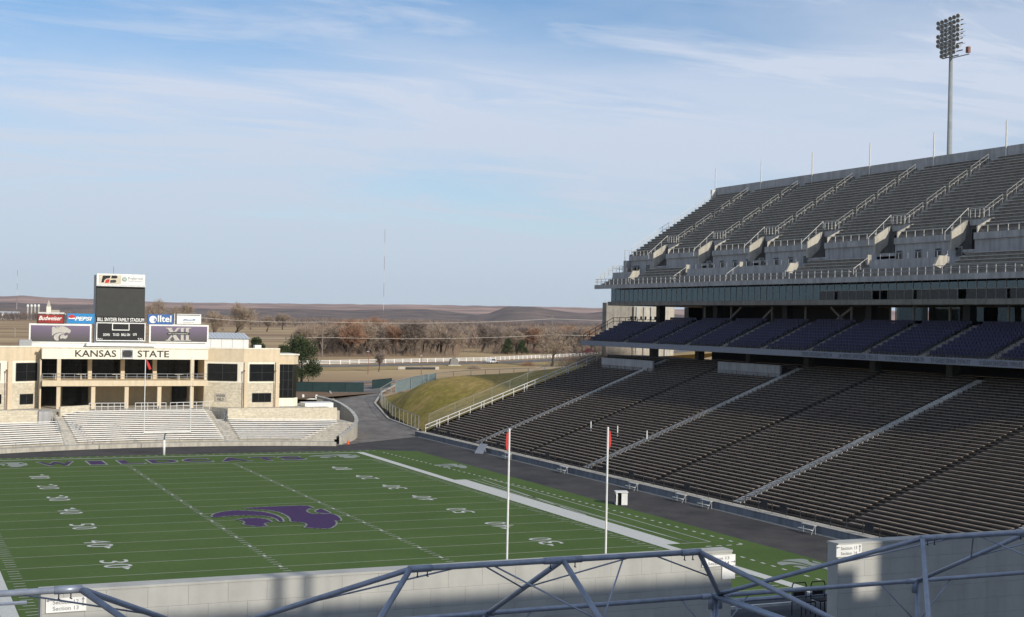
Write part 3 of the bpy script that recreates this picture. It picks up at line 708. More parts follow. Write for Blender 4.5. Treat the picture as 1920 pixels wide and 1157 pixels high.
# --- ramp tower at the end of the stand
rt = thing('ramp_tower', 'pale concrete ramp tower standing behind the left end of the upper deck', 'tower', (97, 116, 3))
a = at(1137, 585, 'y', 115); b = at(1186, 585, 'y', 115); t_ = at(1160, 568, 'y', 115)[2]
obj('shaft', B(a[0], b[0], 115, 116.6, 3, t_), 'concrete_deck', rt); obj('ribbed_wing', B(b[0]+.05, b[0]+9, 114.4, 118, 3, t_-.6), 'concrete_warm', rt)
for i in range(5): obj('rib', B(b[0]+.4+i*1.6, b[0]+1.0+i*1.6, 114.1, 114.39, 3, t_-.7), 'concrete', rt)
obj('roof_rail', MB().box(a[0]+.2, a[0]+2.2, 116, 116.05, t_+.5, t_+.55).box(a[0]+.2, a[0]+.25, 116, 116.05, t_, t_+.5).box(a[0]+2.15, a[0]+2.2, 116, 116.05, t_, t_+.5), 'steel_grey', rt)

# ================================================================== flood-light tower
lt = thing('light_tower', 'tall floodlight tower on a grey pole behind the top of the stand', 'light tower', (98, 26.8, 3))
obj('pole', MB().tube((98, 26.8, 3), (98, 26.8, 54.5), .62, .25, 14), 'tower_pole', lt, smooth=True)
obj('mast', MB().tube((98, 26.8, 54.5), (98, 26.8, 59.2), .22, .2, 8), 'steel_dark', lt)
lampm = MB(); lampm.tube((0, 0, 0), (-.35, -.12, -.1), .14, .27, 10); lampm.tube((-.35, -.12, -.1), (-.46, -.155, -.13), .30, .30, 10); lampm.tube((0, 0, 0), (.3, .1, .05), .16, .1, 8)
me_l = lampm.mesh('lamp', 'lamp_metal'); fixn(me_l)
lens = MB(); lens.tube((-.465, -.156, -.131), (-.475, -.16, -.134), .23, .23, 10); me_n = lens.mesh('lens', 'lamp_face'); fixn(me_n)
rows = [(59.6, 3, 3), (58.8, 3, 3), (57.95, 2, 3), (57.3, 3, 3), (56.5, 3, 3), (55.75, 3, 3), (55.2, 2, 2), (54.5, 2, 3), (53.8, 2, 2)]
for z, nl, nr in [(54.7+(q[0]-53.8)*.80, q[1], q[2]) for q in rows]:
    obj('cross_arm', MB().beam((97.9, 26.8+.1+nl*.74, z-.32), (97.9, 26.8-.1-nr*.74, z-.32), .1, .12), 'steel_dark', lt)
    for sgn, n, s0 in ((1, nl, 1.0), (-1, nr, .78)):
        for i in range(n):
            y = 26.8+sgn*(.42+i*.74); zz_ = z+(.14 if sgn < 0 else 0)+(-.1 if sgn > 0 else .16)*i*.35
            l_ = inst('lamp', me_l, lt, (97.7, y, zz_)); q = bpy.data.objects.new('lens', me_n); link(q, l_)
for z in (57.4, 55.8): obj('guard_frame', MB().beam((98, 24.1, z), (98, 26.6, z), .05, .05).beam((98, 24.1, z), (98, 24.1, z+1.0), .05, .05).beam((98, 26.0, z+1.0), (98, 24.1, z+1.0), .04, .04), 'steel_grey', lt)
obj('speaker_box', B(97.8, 98.2, 23.3, 23.8, 54.4, 55.2), 'rust', lt); obj('speaker_arm', MB().beam((98, 26.8, 54.2), (98, 23.3, 54.2), .1, .12), 'steel_grey', lt)

# ================================================================== end-zone bleachers
eb = thing('end_bleachers', 'pale aluminium bleacher rows curving across the far end of the field', 'bleachers', (4, 72, 0))
AC = (4.0, 7.0); R0 = 62.0; ET, ER = .76, .205
def arc_pts(r, xa, xb, n):                        # points on the circle of radius r between two x values
    t0 = math.asin((xa-AC[0])/r); t1 = math.asin((xb-AC[0])/r)
    return [(AC[0]+r*math.sin(t0+(t1-t0)*i/n), AC[1]+r*math.cos(t0+(t1-t0)*i/n)) for i in range(n+1)]
def arc_box(mb, r0, r1, xa, xb, z0, z1, n=10):
    a = arc_pts(r0, xa, xb, n); b = arc_pts(r1, xa, xb, n)
    for i in range(n):
        k = len(mb.v)
        mb.v += [(*a[i], z0), (*a[i+1], z0), (*b[i+1], z0), (*b[i], z0), (*a[i], z1), (*a[i+1], z1), (*b[i+1], z1), (*b[i], z1)]
        mb.f += [tuple(k+j for j in q) for q in ((4, 5, 6, 7), (0, 1, 5, 4), (2, 3, 7, 6))]
        if i == 0: mb.f.append((k, k+4, k+7, k+3))
        if i == n-1: mb.f.append((k+1, k+2, k+6, k+5))
    return mb
mb = MB()
arc_box(mb, R0-1.2, R0, -34, 24.6, -.1, .55, 20)
for i in range(17): arc_box(mb, R0+i*ET, R0+17*ET, -34 if i < 11 else -11, min(24.4+i*.5, 29.5) if i < 11 else 11, .5+(i-1)*ER if i else 0, .55+i*ER, 16)
obj('tier', mb, 'concrete_warm', eb)
for nm, xa, xb, nrow in (('c', -9.1, 10.2, 16), ('r', 12.3, 0, 11), ('l', -33, -11.0, 11)):
    for i in range(nrow):
        r = R0+.35+i*ET; z = .55+i*ER; b = xb if nm != 'r' else min(20.6+i*.72, 27.2); a = xa
        if nm == 'c': a = -9.1+i*-.06; b = 10.2-i*.02
        q = arc_box(MB(), r, r+.30, a, b, z+.36, z+.42, 8)
        obj('foot_board', arc_box(MB(), r-.30, r-.04, a, b, z+.10, z+.15, 8), 'bench_pale' if 'bench_pale' in MATS else None, eb) if i else None
        bo = obj('bench', q, 'bench_pale' if 'bench_pale' in MATS else mat('bench_pale', (.90, .865, .83), .6, (.82, .83, .82), .5, 6, lo=.42, hi=.6), eb)
for xs_ in (-10.1, 11.25):                         # aisle stairs
    mb = MB()
    for i in range(12): arc_box(mb, R0+i*ET, R0+(i+.5)*ET, xs_-.7, xs_+.7, .4+i*ER, .65+i*ER, 2)
    obj('aisle_stair', mb, 'concrete', eb)
fp_ = MB().tube((0, 0, .5), (0, 0, 1.15), .035).mesh('front_post', 'steel_grey')
for x in range(-32, 25, 3): inst('front_post', fp_, eb, (*arc_pts(R0-1.0, x, x+.07, 1)[0], 0))
def rail(name, pts, parent, m='steel_grey', h=1.0, r=.035, n=6):
    mb = MB(); P = [Vector(p) for p in pts]
    for a, b in zip(P, P[1:]):
        for q in (h, h*.55): mb.tube(a+Vector((0, 0, q)), b+Vector((0, 0, q)), r)
        for i in range(n+1): p = a.lerp(b, i/n); mb.tube(p, p+Vector((0, 0, h)), r)
    return obj(name, mb, m, parent)
rail('aisle_rail', [(-10.9, 70.5, 1.2), (-11.1, 77.5, 2.9)], eb, n=5)
rail('aisle_rail', [(12.1, 75.5, 2.4), (12.0, 78.5, 3.2)], eb, n=3)
# stone walls behind the outer rows, terrace in front of the building
tz = 3.95
obj('terrace', MB().prism([(-34, 78.2, -.2), (-11.2, 78.2, -.2), (-9.5, 81.5, -.2), (10.8, 81.5, -.2), (12.4, 77.2, -.2), (29, 77.2, -.2), (30.5, 95, -.2), (-34, 95, -.2)], (0, 0, tz+.2)), 'concrete_warm', eb)
obj('stone_wall', MB().prism([(12.4, 77.0, .5), (28.4, 76.6, .5), (28.4, 76.9, .5), (12.4, 77.3, .5)], (0, 0, 3.95)), 'stone_veneer', eb)
obj('stone_wall', MB().prism([(12.35, 77.35, 1), (11.1, 81.5, 1), (11.4, 81.5, 1), (12.7, 77.35, 1)], (0, 0, 3.4)), 'stone_veneer', eb)
obj('stone_wall', MB().prism([(-34, 77.9, .5), (-13.2, 77.9, .5), (-13.2, 78.2, .5), (-34, 78.2, .5)], (0, 0, 3.85)), 'stone_veneer', eb)
obj('stone_wall', MB().prism([(-10.2, 78.4, 1), (-6.0, 81.6, 1), (-6.2, 81.9, 1), (-10.4, 78.7, 1)], (0, 0, 3.75)), 'stone_veneer', eb)
obj('stair_block', B(-13.1, -11.4, 77.6, 80, 1, 4.2), 'concrete_grey', eb)
rail('terrace_rail', [(-6, 81.8, tz), (-.9, 81.8, tz)], eb, 'steel_white', 1.05, .05, 6); rail('terrace_rail', [(.3, 81.8, tz), (4.6, 81.8, tz)], eb, 'steel_white', 1.05, .05, 5); rail('terrace_rail', [(5.2, 81.8, tz), (10.8, 81.8, tz+.1)], eb, 'steel_white', 1.05, .05, 6)
for x in (-4, 1.6): obj('terrace_bench', MB().box(x, x+2.4, 83.2, 83.7, tz+.45, tz+.52).box(x+.1, x+.2, 83.2, 83.7, tz, tz+.45).box(x+2.2, x+2.3, 83.2, 83.7, tz, tz+.45), 'concrete_grey', eb)
# curving wall closing the right end of the bleachers
cw = thing('curved_wall', 'curved concrete wall with pale coping at the right end of the far bleachers', 'wall', (30, 76, 0))
P = []
for (x, y, Y, zb) in ((640.5, 818, 66.2, 0), (650, 811, 68.2, 0), (660, 804, 70.6, 0), (667, 796, 73.6, 0), (670.5, 790, 76.5, .1), (669, 783, 80, .2), (663, 774, 84, .4), (654, 766, 87.5, .6), (642, 758, 90.5, .8), (628, 751.5, 93, 1), (612, 747, 95, 1), (596, 743.5, 96.5, 1)):
    p = at(x, y, 'y', Y); P.append((Vector((p[0], p[1], zb-.3)), Vector(p)))
mb = MB(); cap = MB()
for (a0, a1), (b0, b1) in zip(P, P[1:]):
    d = (b1-a1); s_ = Vector((-d.y, d.x, 0)).normalized()*.3
    mb.face(a0, b0, b1, a1); mb.face(a0+s_, b0+s_, b1+s_, a1+s_); cap.beam(a1+s_/2+Vector((0, 0, .06)), b1+s_/2+Vector((0, 0, .06)), .55, .16)
mb.face(P[0][0], P[0][1], P[0][1]+Vector((-.3, .1, 0)), P[0][0]+Vector((-.3, .1, 0)))
obj('wall_face', mb, 'concrete_warm', cw, fix=False); obj('coping', cap, 'concrete', cw)
tag(obj('traffic_cone', MB().tube((26.9, 66.2, .03), (26.9, 66.2, .08), .28, .28, 8).tube((26.9, 66.2, .08), (26.9, 66.2, .65), .2, .04, 8), 'orange'), 'small orange cone beside the end of the curved wall', 'cone')

# ================================================================== end building
fh = thing('end_building', 'cream two-storey building with columns and a sign band behind the far bleachers', 'building', (0, 88, tz))
ZR = 12.62
def wallq(name, m, a, b, z0, z1, th=.3, out=0.0):
    """upright wall slab between plan points a and b, thickened away from the camera; out pushes it forward"""
    a = Vector((*a, 0)); b = Vector((*b, 0)); d = (b-a).normalized(); n_ = Vector((d.y, -d.x, 0))       # n_ points to the camera side
    a1, b1 = a+n_*out, b+n_*out
    return obj(name, MB().prism([(a1.x, a1.y, z0), (b1.x, b1.y, z0), (b1.x-n_.x*th, b1.y-n_.y*th, z0), (a1.x-n_.x*th, a1.y-n_.y*th, z0)], (0, 0, z1-z0)), m, fh)
def window(a, b, u0, u1, z0, z1, nv=2, nh=1):
    a = Vector((*a, 0)); b = Vector((*b, 0)); d = (b-a).normalized(); n_ = Vector((d.y, -d.x, 0))
    p = a+d*u0; q = a+d*u1
    w = obj('window', MB().prism([(p+n_*.07)+Vector((0, 0, z0)), (q+n_*.07)+Vector((0, 0, z0)), (q+n_*.07)+Vector((0, 0, z1)), (p+n_*.07)+Vector((0, 0, z1))], n_*.03), 'glass_dark', fh)
    mb = MB(); f0, f1 = p+n_*.12, q+n_*.12
    for z in [z0, z1]+[z0+(z1-z0)*(i+1)/(nh+1) for i in range(nh)]: mb.beam(f0+Vector((0, 0, z)), f1+Vector((0, 0, z)), .06, .06)
    for i in range(nv+2): c = f0.lerp(f1, i/(nv+1)); mb.beam(c+Vector((0, 0, z0)), c+Vector((0, 0, z1)), .06, .06, (0, 1, .01))
    obj('frame', mb, 'steel_dark', w)
    return w
# sign band and its letters
obj('sign_band', B(-12.0, 11.35, 86.0, 86.5, 11.05, ZR), 'cream', fh)
obj('band_cap', B(-12.2, 11.5, 85.85, 86.6, ZR, ZR+.12), 'cream', fh)
l0 = at(141, 664, 'y', 85.97)[0]; l1 = at(218, 664, 'y', 85.97)[0]; l2 = at(258, 664, 'y', 85.97)[0]; l3 = at(317, 664, 'y', 85.97)[0]
text('KANSAS', 'sign_letters', 'letter_brown', fh, (l0, 85.96, 11.36), (l1-l0, 0, 0), (0, 0, .98)); text('STATE', 'sign_letters', 'letter_brown', fh, (l2, 85.96, 11.36), (l3-l2, 0, 0), (0, 0, .98))
e0 = at(226.5, 664, 'y', 85.9)[0]; e1 = at(251, 664, 'y', 85.9)[0]; ez = 11.12
obj('emblem_panel', B(e0, e1, 85.86, 85.99, ez, ez+1.46), 'white', fh); obj('emblem_rim', B(e0+.16, e1-.16, 85.84, 85.855, ez+.16, ez+1.30), 'ink_grey', fh)
obj('emblem_dark', MB().prism(smooth_poly([(e0+.26, 85.82, ez+.26), (e1-.26, 85.82, ez+.26), (e1-.26, 85.82, ez+1.2), (e0+.26, 85.82, ez+1.2)], 2), (0, .015, 0)), 'screen', fh)
# balcony slab, columns, railing
obj('balcony_slab', B(-11.95, 11.3, 85.6, 94, 7.2, 8.0), 'cream_dark', fh)
rail('balcony_rail', [(-11.9, 85.8, 8.0), (11.2, 85.8, 8.0)], fh, 'steel_grey', .95, .04, 16)
for x in (-9.7, 9.05):
    obj('column', B(x-.26, x+.26, 85.9, 86.45, tz, 7.2), 'cream_dark', fh); obj('column', B(x-.26, x+.26, 85.9, 86.45, 8.0, 11.05), 'cream_dark', fh)
for x in (-4.95, -.3, 4.35):
    obj('column', B(x-.28, x+.28, 85.9, 86.5, tz, 7.2), 'cream_dark', fh); obj('column', B(x-.28, x+.28, 90.0, 90.6, 8.0, 11.05), 'cream_dark', fh)
obj('loggia_roof', B(-11.95, 11.3, 86.52, 96, 11.06, 12.5), 'cream', fh)
obj('loggia_back_wall', B(-12, 11.35, 93.9, 94.3, tz, 7.19), 'cream_dark', fh); obj('loggia_side_wall', B(-12.2, -12.0, 86.5, 94, tz, 11), 'cream_dark', fh); obj('loggia_side_wall', B(11.36, 11.6, 88.6, 94, tz, 11.04), 'cream_dark', fh)
obj('curtain_wall', B(-12, 11.35, 93.4, 93.6, 8.02, 11.04), 'glass_dark', fh)
for i in range(17): x = -11.9+i*1.45; obj('mullion', B(x-.04, x+.04, 93.3, 93.39, 8.02, 11.04), 'steel_dark', fh)
obj('transom', B(-11.9, 11.3, 93.3, 93.385, 9.9, 9.98), 'steel_dark', fh)
window((-12, 93.8), (11.35, 93.8), .2, 3.1, tz+.1, 7.1, 2, 2); window((-12, 93.8), (11.35, 93.8), 3.7, 7.3, tz+.1, 7.1, 3, 1); window((-12, 93.8), (11.35, 93.8), 19.6, 21.8, tz, 6.9, 1, 0)
for x in (-10.5, -7, -2, 3, 7): obj('lounge_table', MB().box(x, x+1.3, 88.3, 89.1, 8.72, 8.8).box(x+.55, x+.75, 88.6, 88.8, 8, 8.72), 'concrete_warm', fh)
# wings
def wing(cols):
    for a, b, tint in cols:
        wallq('stone_base', 'stone_veneer', a, b, tz-.3, 7.6, out=.06); wallq('belt_course', 'cream', a, b, 7.6, 7.78, out=.1); wallq('wall', 'cream', a, b, 7.78, 10.75)
        wallq('parapet', 'cream_dark', a, b, 10.75, ZR+.02, out=.03); wallq('coping', 'cream', a, b, ZR+.02, ZR+.2, out=.1, th=.5)
RA, RB, RC = (11.5, 88.6), (16.7, 86.1), (22.3, 86.5)
wing([(RA, RB, 0), (RB, RC, 0)]); obj('wing_side', B(22.0, 22.3, 86.85, 93, tz-.3, ZR), 'cream', fh)
obj('wing_roof', MB().prism([(11.5, 88.9, 12.3), (16.7, 86.5, 12.3), (22.0, 86.9, 12.3), (22.0, 96, 12.3), (11.5, 96, 12.3)], (0, 0, .15)), 'roof_tan', fh)
window(RA, RB, .45, 4.85, 7.9, 10.4, 1, 1); window(RB, RC, .95, 4.7, 7.9, 10.4, 1, 1); window(RB, RC, 1.4, 4.3, 4.75, 6.05, 2, 0)
for a, b, u in ((RB, RC, 0.1), (RB, RC, 4.95)): 
    p = Vector((*a, 0)).lerp(Vector((*b, 0)), u/5.6); obj('pilaster', B(p.x-.02, p.x+.5, p.y-.32, p.y-.11, tz-.3, 10.74), 'cream_dark', fh)
    obj('lamp_pole', MB().tube((p.x-.12, p.y-.5, tz), (p.x-.12, p.y-.5, 9.3), .06).tube((p.x-.12, p.y-.5, 9.3), (p.x-.12, p.y-.5, 9.55), .14), 'rust', fh)
# name plaque on the slanted wall
d = (Vector((*RB, 0))-Vector((*RA, 0))).normalized(); n_ = Vector((d.y, -d.x, 0)); pa = Vector((*RA, 0))+d*1.55+n_*.07
pq = obj('plaque', MB().prism([pa+Vector((0, 0, 4.75)), pa+d*1.75+Vector((0, 0, 4.75)), pa+d*1.75+Vector((0, 0, 6.0)), pa+Vector((0, 0, 6.0))], n_*.05), 'concrete_warm', fh)
for s_, z in (('WAGNER', 5.45), ('FIELD', 4.9)): text(s_, 'lettering', 'letter_brown', pq, pa+d*(.2 if s_ == 'WAGNER' else .4)+n_*.055+Vector((0, 0, z)), d*(1.35 if s_ == 'WAGNER' else .95), (0, 0, .38))
# glazed bay on the right flank
obj('bay_head', MB().prism([(22.32, 88.0, 10.35), (24.9, 88.0, 10.35), (25.9, 89.2, 10.35), (25.9, 95, 10.35), (22.32, 95, 10.35)], (0, 0, 1.35)), 'cream_dark', fh); obj('bay_cap', MB().prism([(22.32, 87.85, 11.71), (25.0, 87.85, 11.71), (26.1, 89.1, 11.71), (26.1, 95, 11.71), (22.32, 95, 11.71)], (0, 0, .2)), 'cream', fh)
obj('bay_base', MB().prism([(22.32, 88.0, 2), (24.9, 88.0, 2), (25.9, 89.2, 2), (25.9, 95, 2), (22.32, 95, 2)], (0, 0, 3.2)), 'cream', fh)
obj('bay_glass', MB().prism([(22.4, 88.2, 5.2), (24.8, 88.2, 5.2), (25.7, 89.3, 5.2), (25.7, 95, 5.2), (22.4, 95, 5.2)], (0, 0, 5.14)), 'glass_dark', fh)
for x in (22.5, 23.3, 24.1, 24.8): obj('mullion', B(x-.04, x+.04, 88.1, 88.19, 5.2, 10.34), 'steel_dark', fh)
for z in (6.5, 7.9, 9.2): obj('transom', B(22.45, 24.8, 88.12, 88.185, z, z+.06), 'steel_dark', fh)
LA, LB, LC_ = (-12.0, 88.6), (-16.3, 86.2), (-23.5, 86.4)
wing([(LB, LA, 0), (LC_, LB, 0)]); obj('wing_roof', MB().prism([(-12, 88.9, 12.3), (-16.3, 86.6, 12.3), (-23.5, 86.8, 12.3), (-30, 96, 12.3), (-12, 96, 12.3)], (0, 0, .15)), 'roof_tan', fh)
window(LB, LA, 1.0, 4.35, 7.9, 10.4, 1, 1); window(LC_, LB, 2.4, 6.0, 7.9, 10.4, 1, 1); window(LB, LA, 1.7, 3.8, 4.6, 6.0, 1, 0); window(LC_, LB, 4.0, 6.2, 4.75, 6.05, 1, 0)
obj('pilaster', B(-16.5, -15.9, 85.9, 86.12, tz-.3, 10.74), 'cream_dark', fh); obj('lamp_pole', MB().tube((-16.7, 85.6, tz), (-16.7, 85.6, 9.3), .06).tube((-16.7, 85.6, 9.3), (-16.7, 85.6, 9.55), .14), 'rust', fh)
obj('roof_unit', B(19.3, 20.3, 90, 91, 12.45, 13.2), 'white', fh); obj('roof_unit', B(-14.6, -12.9, 92, 93.2, 12.45, 13.6), 'steel_grey', fh)
# service box beside the building
tag(obj('service_box', MB().prism([(26.3, 86.2, 2.0), (31.0, 87.0, 2.0), (31.3, 90, 2.0), (26.5, 90, 2.0)], (0, 0, 2.5)), 'white'), 'white flat-roofed box wall between the building and the curved wall', 'shed')

# ================================================================== scoreboard on the roof
SY = 95.0
sc = thing('scoreboard', 'tall black scoreboard tower with sign panels rising behind the end building', 'scoreboard', (0, SY+1, tz))
def rc(x0, y0, x1, y1, Y=SY):
    a = at((x0+x1)/2-(x1-x0)/2, (y0+y1)/2, 'y', Y); b = at(x1, (y0+y1)/2, 'y', Y); t = at((x0+x1)/2, y0, 'y', Y)[2]; u = at((x0+x1)/2, y1, 'y', Y)[2]
    return a[0], b[0], u, t                       # x0, x1, z0, z1
def panel(name, px, m, dy, th=.12, par=sc):
    a, b, u, t = rc(*px); return obj(name, B(a, b, SY-dy-th, SY-dy, u, t), m, par)
obj('back_frame', B(rc(180, 520, 271, 530)[0], rc(180, 520, 271, 530)[1], SY+.01, SY+2.2, 3, rc(178, 514, 271, 530)[3]-.2), 'steel_grey', sc)
top = panel('sponsor_box', (180.5, 514, 271, 534), 'white', 0, .5)
x0, x1, z0, z1 = rc(185, 516, 226, 532); obj('panel', B(x0, x1, SY-.55, SY-.51, z0, z1), 'sign_beige', top)
K3 = 17.45
def s3(x, y): p = at(170+x/K3, 505+y/K3, 'y', SY-.57); return (p[0], SY-.57, p[2])
for P, m_ in (([(400,205),(655,205),(630,290),(520,300),(450,350),(430,430),(345,430)], 'black'), ([(690,205),(840,205),(880,235),(880,265),(840,300),(670,300)], 'black'), ([(650,350),(800,345),(840,370),(840,400),(800,440),(630,440)], 'screen'), ([(470,450),(490,360),(560,325),(625,325),(590,440)], 'red')):
    flat('emblem_shape', [s3(*p) for p in P], m_, top)
x0, x1, z0, z1 = rc(228, 516.5, 267.5, 532); obj('panel', B(x0, x1, SY-.55, SY-.51, z0, z1), 'white', top)
c = at(232.5, 524, 'y', SY); obj('emblem_ring', MB().tube((c[0], SY-.56, c[2]), (c[0], SY-.58, c[2]), .34, n=14), 'green_mark', top); obj('emblem_centre', MB().tube((c[0], SY-.585, c[2]), (c[0], SY-.6, c[2]), .2, n=12), 'paint_white', top)
a, b, u, t = rc(239, 520, 266, 525); text('Preferred', 'lettering', 'ink_grey', top, (a, SY-.57, u), (b-a, 0, 0), (0, 0, t-u))
a, b, u, t = rc(239, 526.5, 266, 529); text('Health Systems', 'lettering', 'ink_grey', top, (a, SY-.57, u), (b-a, 0, 0), (0, 0, t-u))
panel('ledge', (179.5, 534.2, 271.5, 537.6), 'steel_white', 0, .9)
panel('video_screen', (180, 538, 271, 594), 'screen', 0, .35)
nb = panel('name_board', (180, 594.3, 271, 604.6), 'black', 0, .3)
a, b, u, t = rc(182, 596, 269.5, 603); text('BILL SNYDER FAMILY STADIUM', 'lettering', 'white', nb, (a, SY-.33, u), (b-a, 0, 0), (0, 0, t-u))
sb_ = panel('score_panel', (180, 605, 272, 640), 'black', 0, .3)
def frame(px, w, dy, par, m='white'):
    a, b, u, t = rc(*px); mb = MB(); y = SY-dy
    for q in ((a, b, u, u+w), (a, b, t-w, t), (a, a+w, u+w, t-w), (b-w, b, u+w, t-w)): mb.box(q[0], q[1], y-.03, y, q[2], q[3])
    return obj('frame', mb, m, par)
frame((180, 605, 272, 639.5), .13, .32, sb_); frame((209.5, 606, 242, 619.5), .12, .36, sb_)
for s_, px in (('DOWN', (193, 625, 205, 630)), ('TO GO', (211, 625, 223, 630)), ('BALL ON', (227, 625, 243, 630)), ('QTR', (248.5, 625, 256, 630)), ('T.O.L', (182, 634, 192.5, 638.5)), ('T.O.L', (257.5, 634, 268, 638.5))):
    a, b, u, t = rc(*px); text(s_, 'lettering', 'white', sb_, (a, SY-.34, u), (b-a, 0, 0), (0, 0, t-u))
# purple side panels
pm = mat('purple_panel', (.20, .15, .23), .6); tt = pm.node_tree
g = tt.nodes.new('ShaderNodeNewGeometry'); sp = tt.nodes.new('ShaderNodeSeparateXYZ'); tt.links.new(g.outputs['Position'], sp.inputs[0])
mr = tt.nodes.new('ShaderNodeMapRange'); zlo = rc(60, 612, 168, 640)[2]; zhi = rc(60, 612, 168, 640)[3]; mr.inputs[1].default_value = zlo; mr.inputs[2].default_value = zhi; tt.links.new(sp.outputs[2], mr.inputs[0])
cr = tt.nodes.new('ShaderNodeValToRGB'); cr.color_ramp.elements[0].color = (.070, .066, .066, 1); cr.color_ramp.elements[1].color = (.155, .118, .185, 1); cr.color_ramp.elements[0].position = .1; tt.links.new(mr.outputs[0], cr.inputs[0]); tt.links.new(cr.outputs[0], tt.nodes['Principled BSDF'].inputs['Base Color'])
side = []
for px in ((54, 607, 171, 643), (279, 608.5, 390.5, 643)):
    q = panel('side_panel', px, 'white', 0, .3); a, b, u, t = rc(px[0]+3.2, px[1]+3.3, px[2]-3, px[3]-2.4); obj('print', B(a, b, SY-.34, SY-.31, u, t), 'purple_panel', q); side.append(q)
K1 = 14.77
CAT = [[(700,435),(700,215),(715,190),(770,180),(795,215),(850,232),(905,205),(910,175),(1010,172),(1090,195),(1160,240),(1215,275),(1225,300),(1205,355),(1155,375),(1135,345),(1085,345),(1050,375),(980,350),(900,345),(820,360),(750,395),(715,430)],
 [(750,470),(760,430),(800,395),(870,365),(950,360),(1050,385),(1040,402),(960,395),(910,415),(880,460),(880,510),(890,560),(840,575),(790,555),(760,520)],
 [(920,480),(940,430),(985,410),(1040,415),(1060,440),(1100,430),(1130,410),(1135,450),(1110,500),(1060,525),(1030,515),(990,500),(950,525),(930,510)],
 [(795,180),(900,180),(890,205),(850,215),(810,205)]]
for P in CAT:
    flat('emblem_shape', [(at(50+x/K1, 600+y/K1, 'y', SY-.36)[0], SY-.36, at(50+x/K1, 600+y/K1, 'y', SY-.36)[2]) for x, y in smooth_poly(P)], 'silver', side[0])
K2 = 14.46
def s2(x, y, d=.36): p = at(270+x/K2, 580+y/K2, 'y', SY-d); return (p[0], SY-d, p[2])
for P in ([(600,500),(790,500),(790,520),(770,525),(850,640),(930,525),(900,520),(900,500),(1280,500),(1280,520),(1215,525),(1215,820),(1275,830),(1275,850),(590,850),(590,830),(660,820),(780,690),(680,530),(600,520)],):
    pass
bars = [[(600,500),(770,500),(770,518),(745,522),(960,825),(975,832),(975,850),(805,850),(805,832),(835,826),(640,522),(600,518)], [(890,500),(985,500),(985,518),(950,522),(690,826),(730,832),(730,850),(585,850),(585,832),(640,826),(880,522)], [(995,500),(1105,500),(1105,518),(1075,522),(1075,826),(1105,832),(1105,850),(985,850),(985,832),(1000,826),(1000,522)], [(1120,500),(1280,500),(1280,518),(1215,522),(1215,826),(1275,832),(1275,850),(1120,850),(1120,832),(1135,826),(1135,522)]]
for P in bars: flat('numeral_bar', [s2(*p) for p in P], 'silver', side[1])
flat('ribbon', [s2(x, y, .38) for x, y in ((610,660),(680,620),(930,608),(1180,620),(1260,660),(1210,700),(930,688),(650,700))], 'screen', side[1])
a = s2(665, 672, .40); b = s2(1195, 650, .40); text('BIG 12 CONFERENCE', 'lettering', 'paint_white', side[1], (a[0], a[1], a[2]), (b[0]-a[0], 0, 0), (0, 0, .17))
# four advertising boxes
ad1 = panel('ad_box', (69, 589.5, 120.5, 606.5), 'letter_brown', 0, .4); a, b, u, t = rc(71.5, 590.5, 118, 606); obj('print', B(a, b, SY-.44, SY-.41, u, t), 'red_dark', ad1)
a, b, u, t = rc(72, 592.5, 114, 600.5); text('Budweiser', 'lettering', 'white', ad1, (a, SY-.46, u), (b-a, 0, 0), (0, 0, t-u), .06); panel('ad_cap', (71, 585.6, 120, 588.2), 'steel_white', 0, .6)
ad2 = panel('ad_box', (125, 588, 176.5, 606.8), 'sign_blue', 0, .4); a, b, u, t = rc(139.5, 594, 171, 601.2); text('PEPSI', 'lettering', 'white', ad2, (a, SY-.43, u), ((b-a)*.94, 0, 0), (0, 0, t-u), .1)
c = at(134, 595.2, 'y', SY); mbr = MB(); n = 20
pts = [(c[0]+.47*math.cos(k/n*2*math.pi)*1.05, SY-.43, c[2]+.40*math.sin(k/n*2*math.pi)) for k in range(n)]
flat('globe_white', pts, 'white', ad2); flat('globe_red', [(p[0], SY-.45, p[2]) for p in pts if p[2] > c[2]-.02]+[(c[0]-.1, SY-.45, c[2]-.1)], 'red', ad2)
flat('globe_blue', [(p[0], SY-.45, p[2]) for p in pts if p[2] < c[2]-.16], 'sign_navy', ad2)
ad3 = panel('ad_box', (276, 589.5, 323, 608), 'sign_navy', 0, .4); c = at(286, 599, 'y', SY); obj('disc', MB().tube((c[0], SY-.41, c[2]), (c[0], SY-.44, c[2]), .56, n=20), 'white', ad3)
a, b, u, t = rc(287.2, 597, 292.3, 603); text('a', 'lettering', 'sign_navy', ad3, (a, SY-.46, u), (b-a, 0, 0), (0, 0, t-u)); a, b, u, t = rc(295, 591.5, 320.5, 604); text('lltel', 'lettering', 'white', ad3, (a, SY-.43, u), (b-a, 0, 0), (0, 0, t-u))
ad4 = panel('ad_box', (331, 589, 376, 607.5), 'white', 0, .4); panel('ad_shade', (331, 590.3, 374, 591.7), 'ink_grey', .42, .03)
for k in range(9):
    a, b, u, t = rc(342+k*2.6, 599.2-[0, 1, .5, 0, -.3, -.2, 0, .6, .9][k]*1.0, 343.9+k*2.6, 601.2); obj('mark', B(a, b, SY-.43, SY-.41, u, t), 'sign_navy' if k % 3 else 'ink_grey', ad4)
for k in range(7): a, b, u, t = rc(343+k*3, 604.2, 345.2+k*3, 605.6); obj('mark', B(a, b, SY-.43, SY-.41, u, t), 'silver', ad4)
panel('plinth', (53.5, 643.2, 391, 655), 'white', -.05, .2); panel('sun_shade', (160, 643.6, 290, 649), 'white', .2, 1.2)
for x in (122.5, 179, 327): panel('ad_post', (x, 588, x+1.6, 608), 'steel_white', -.4, .2)
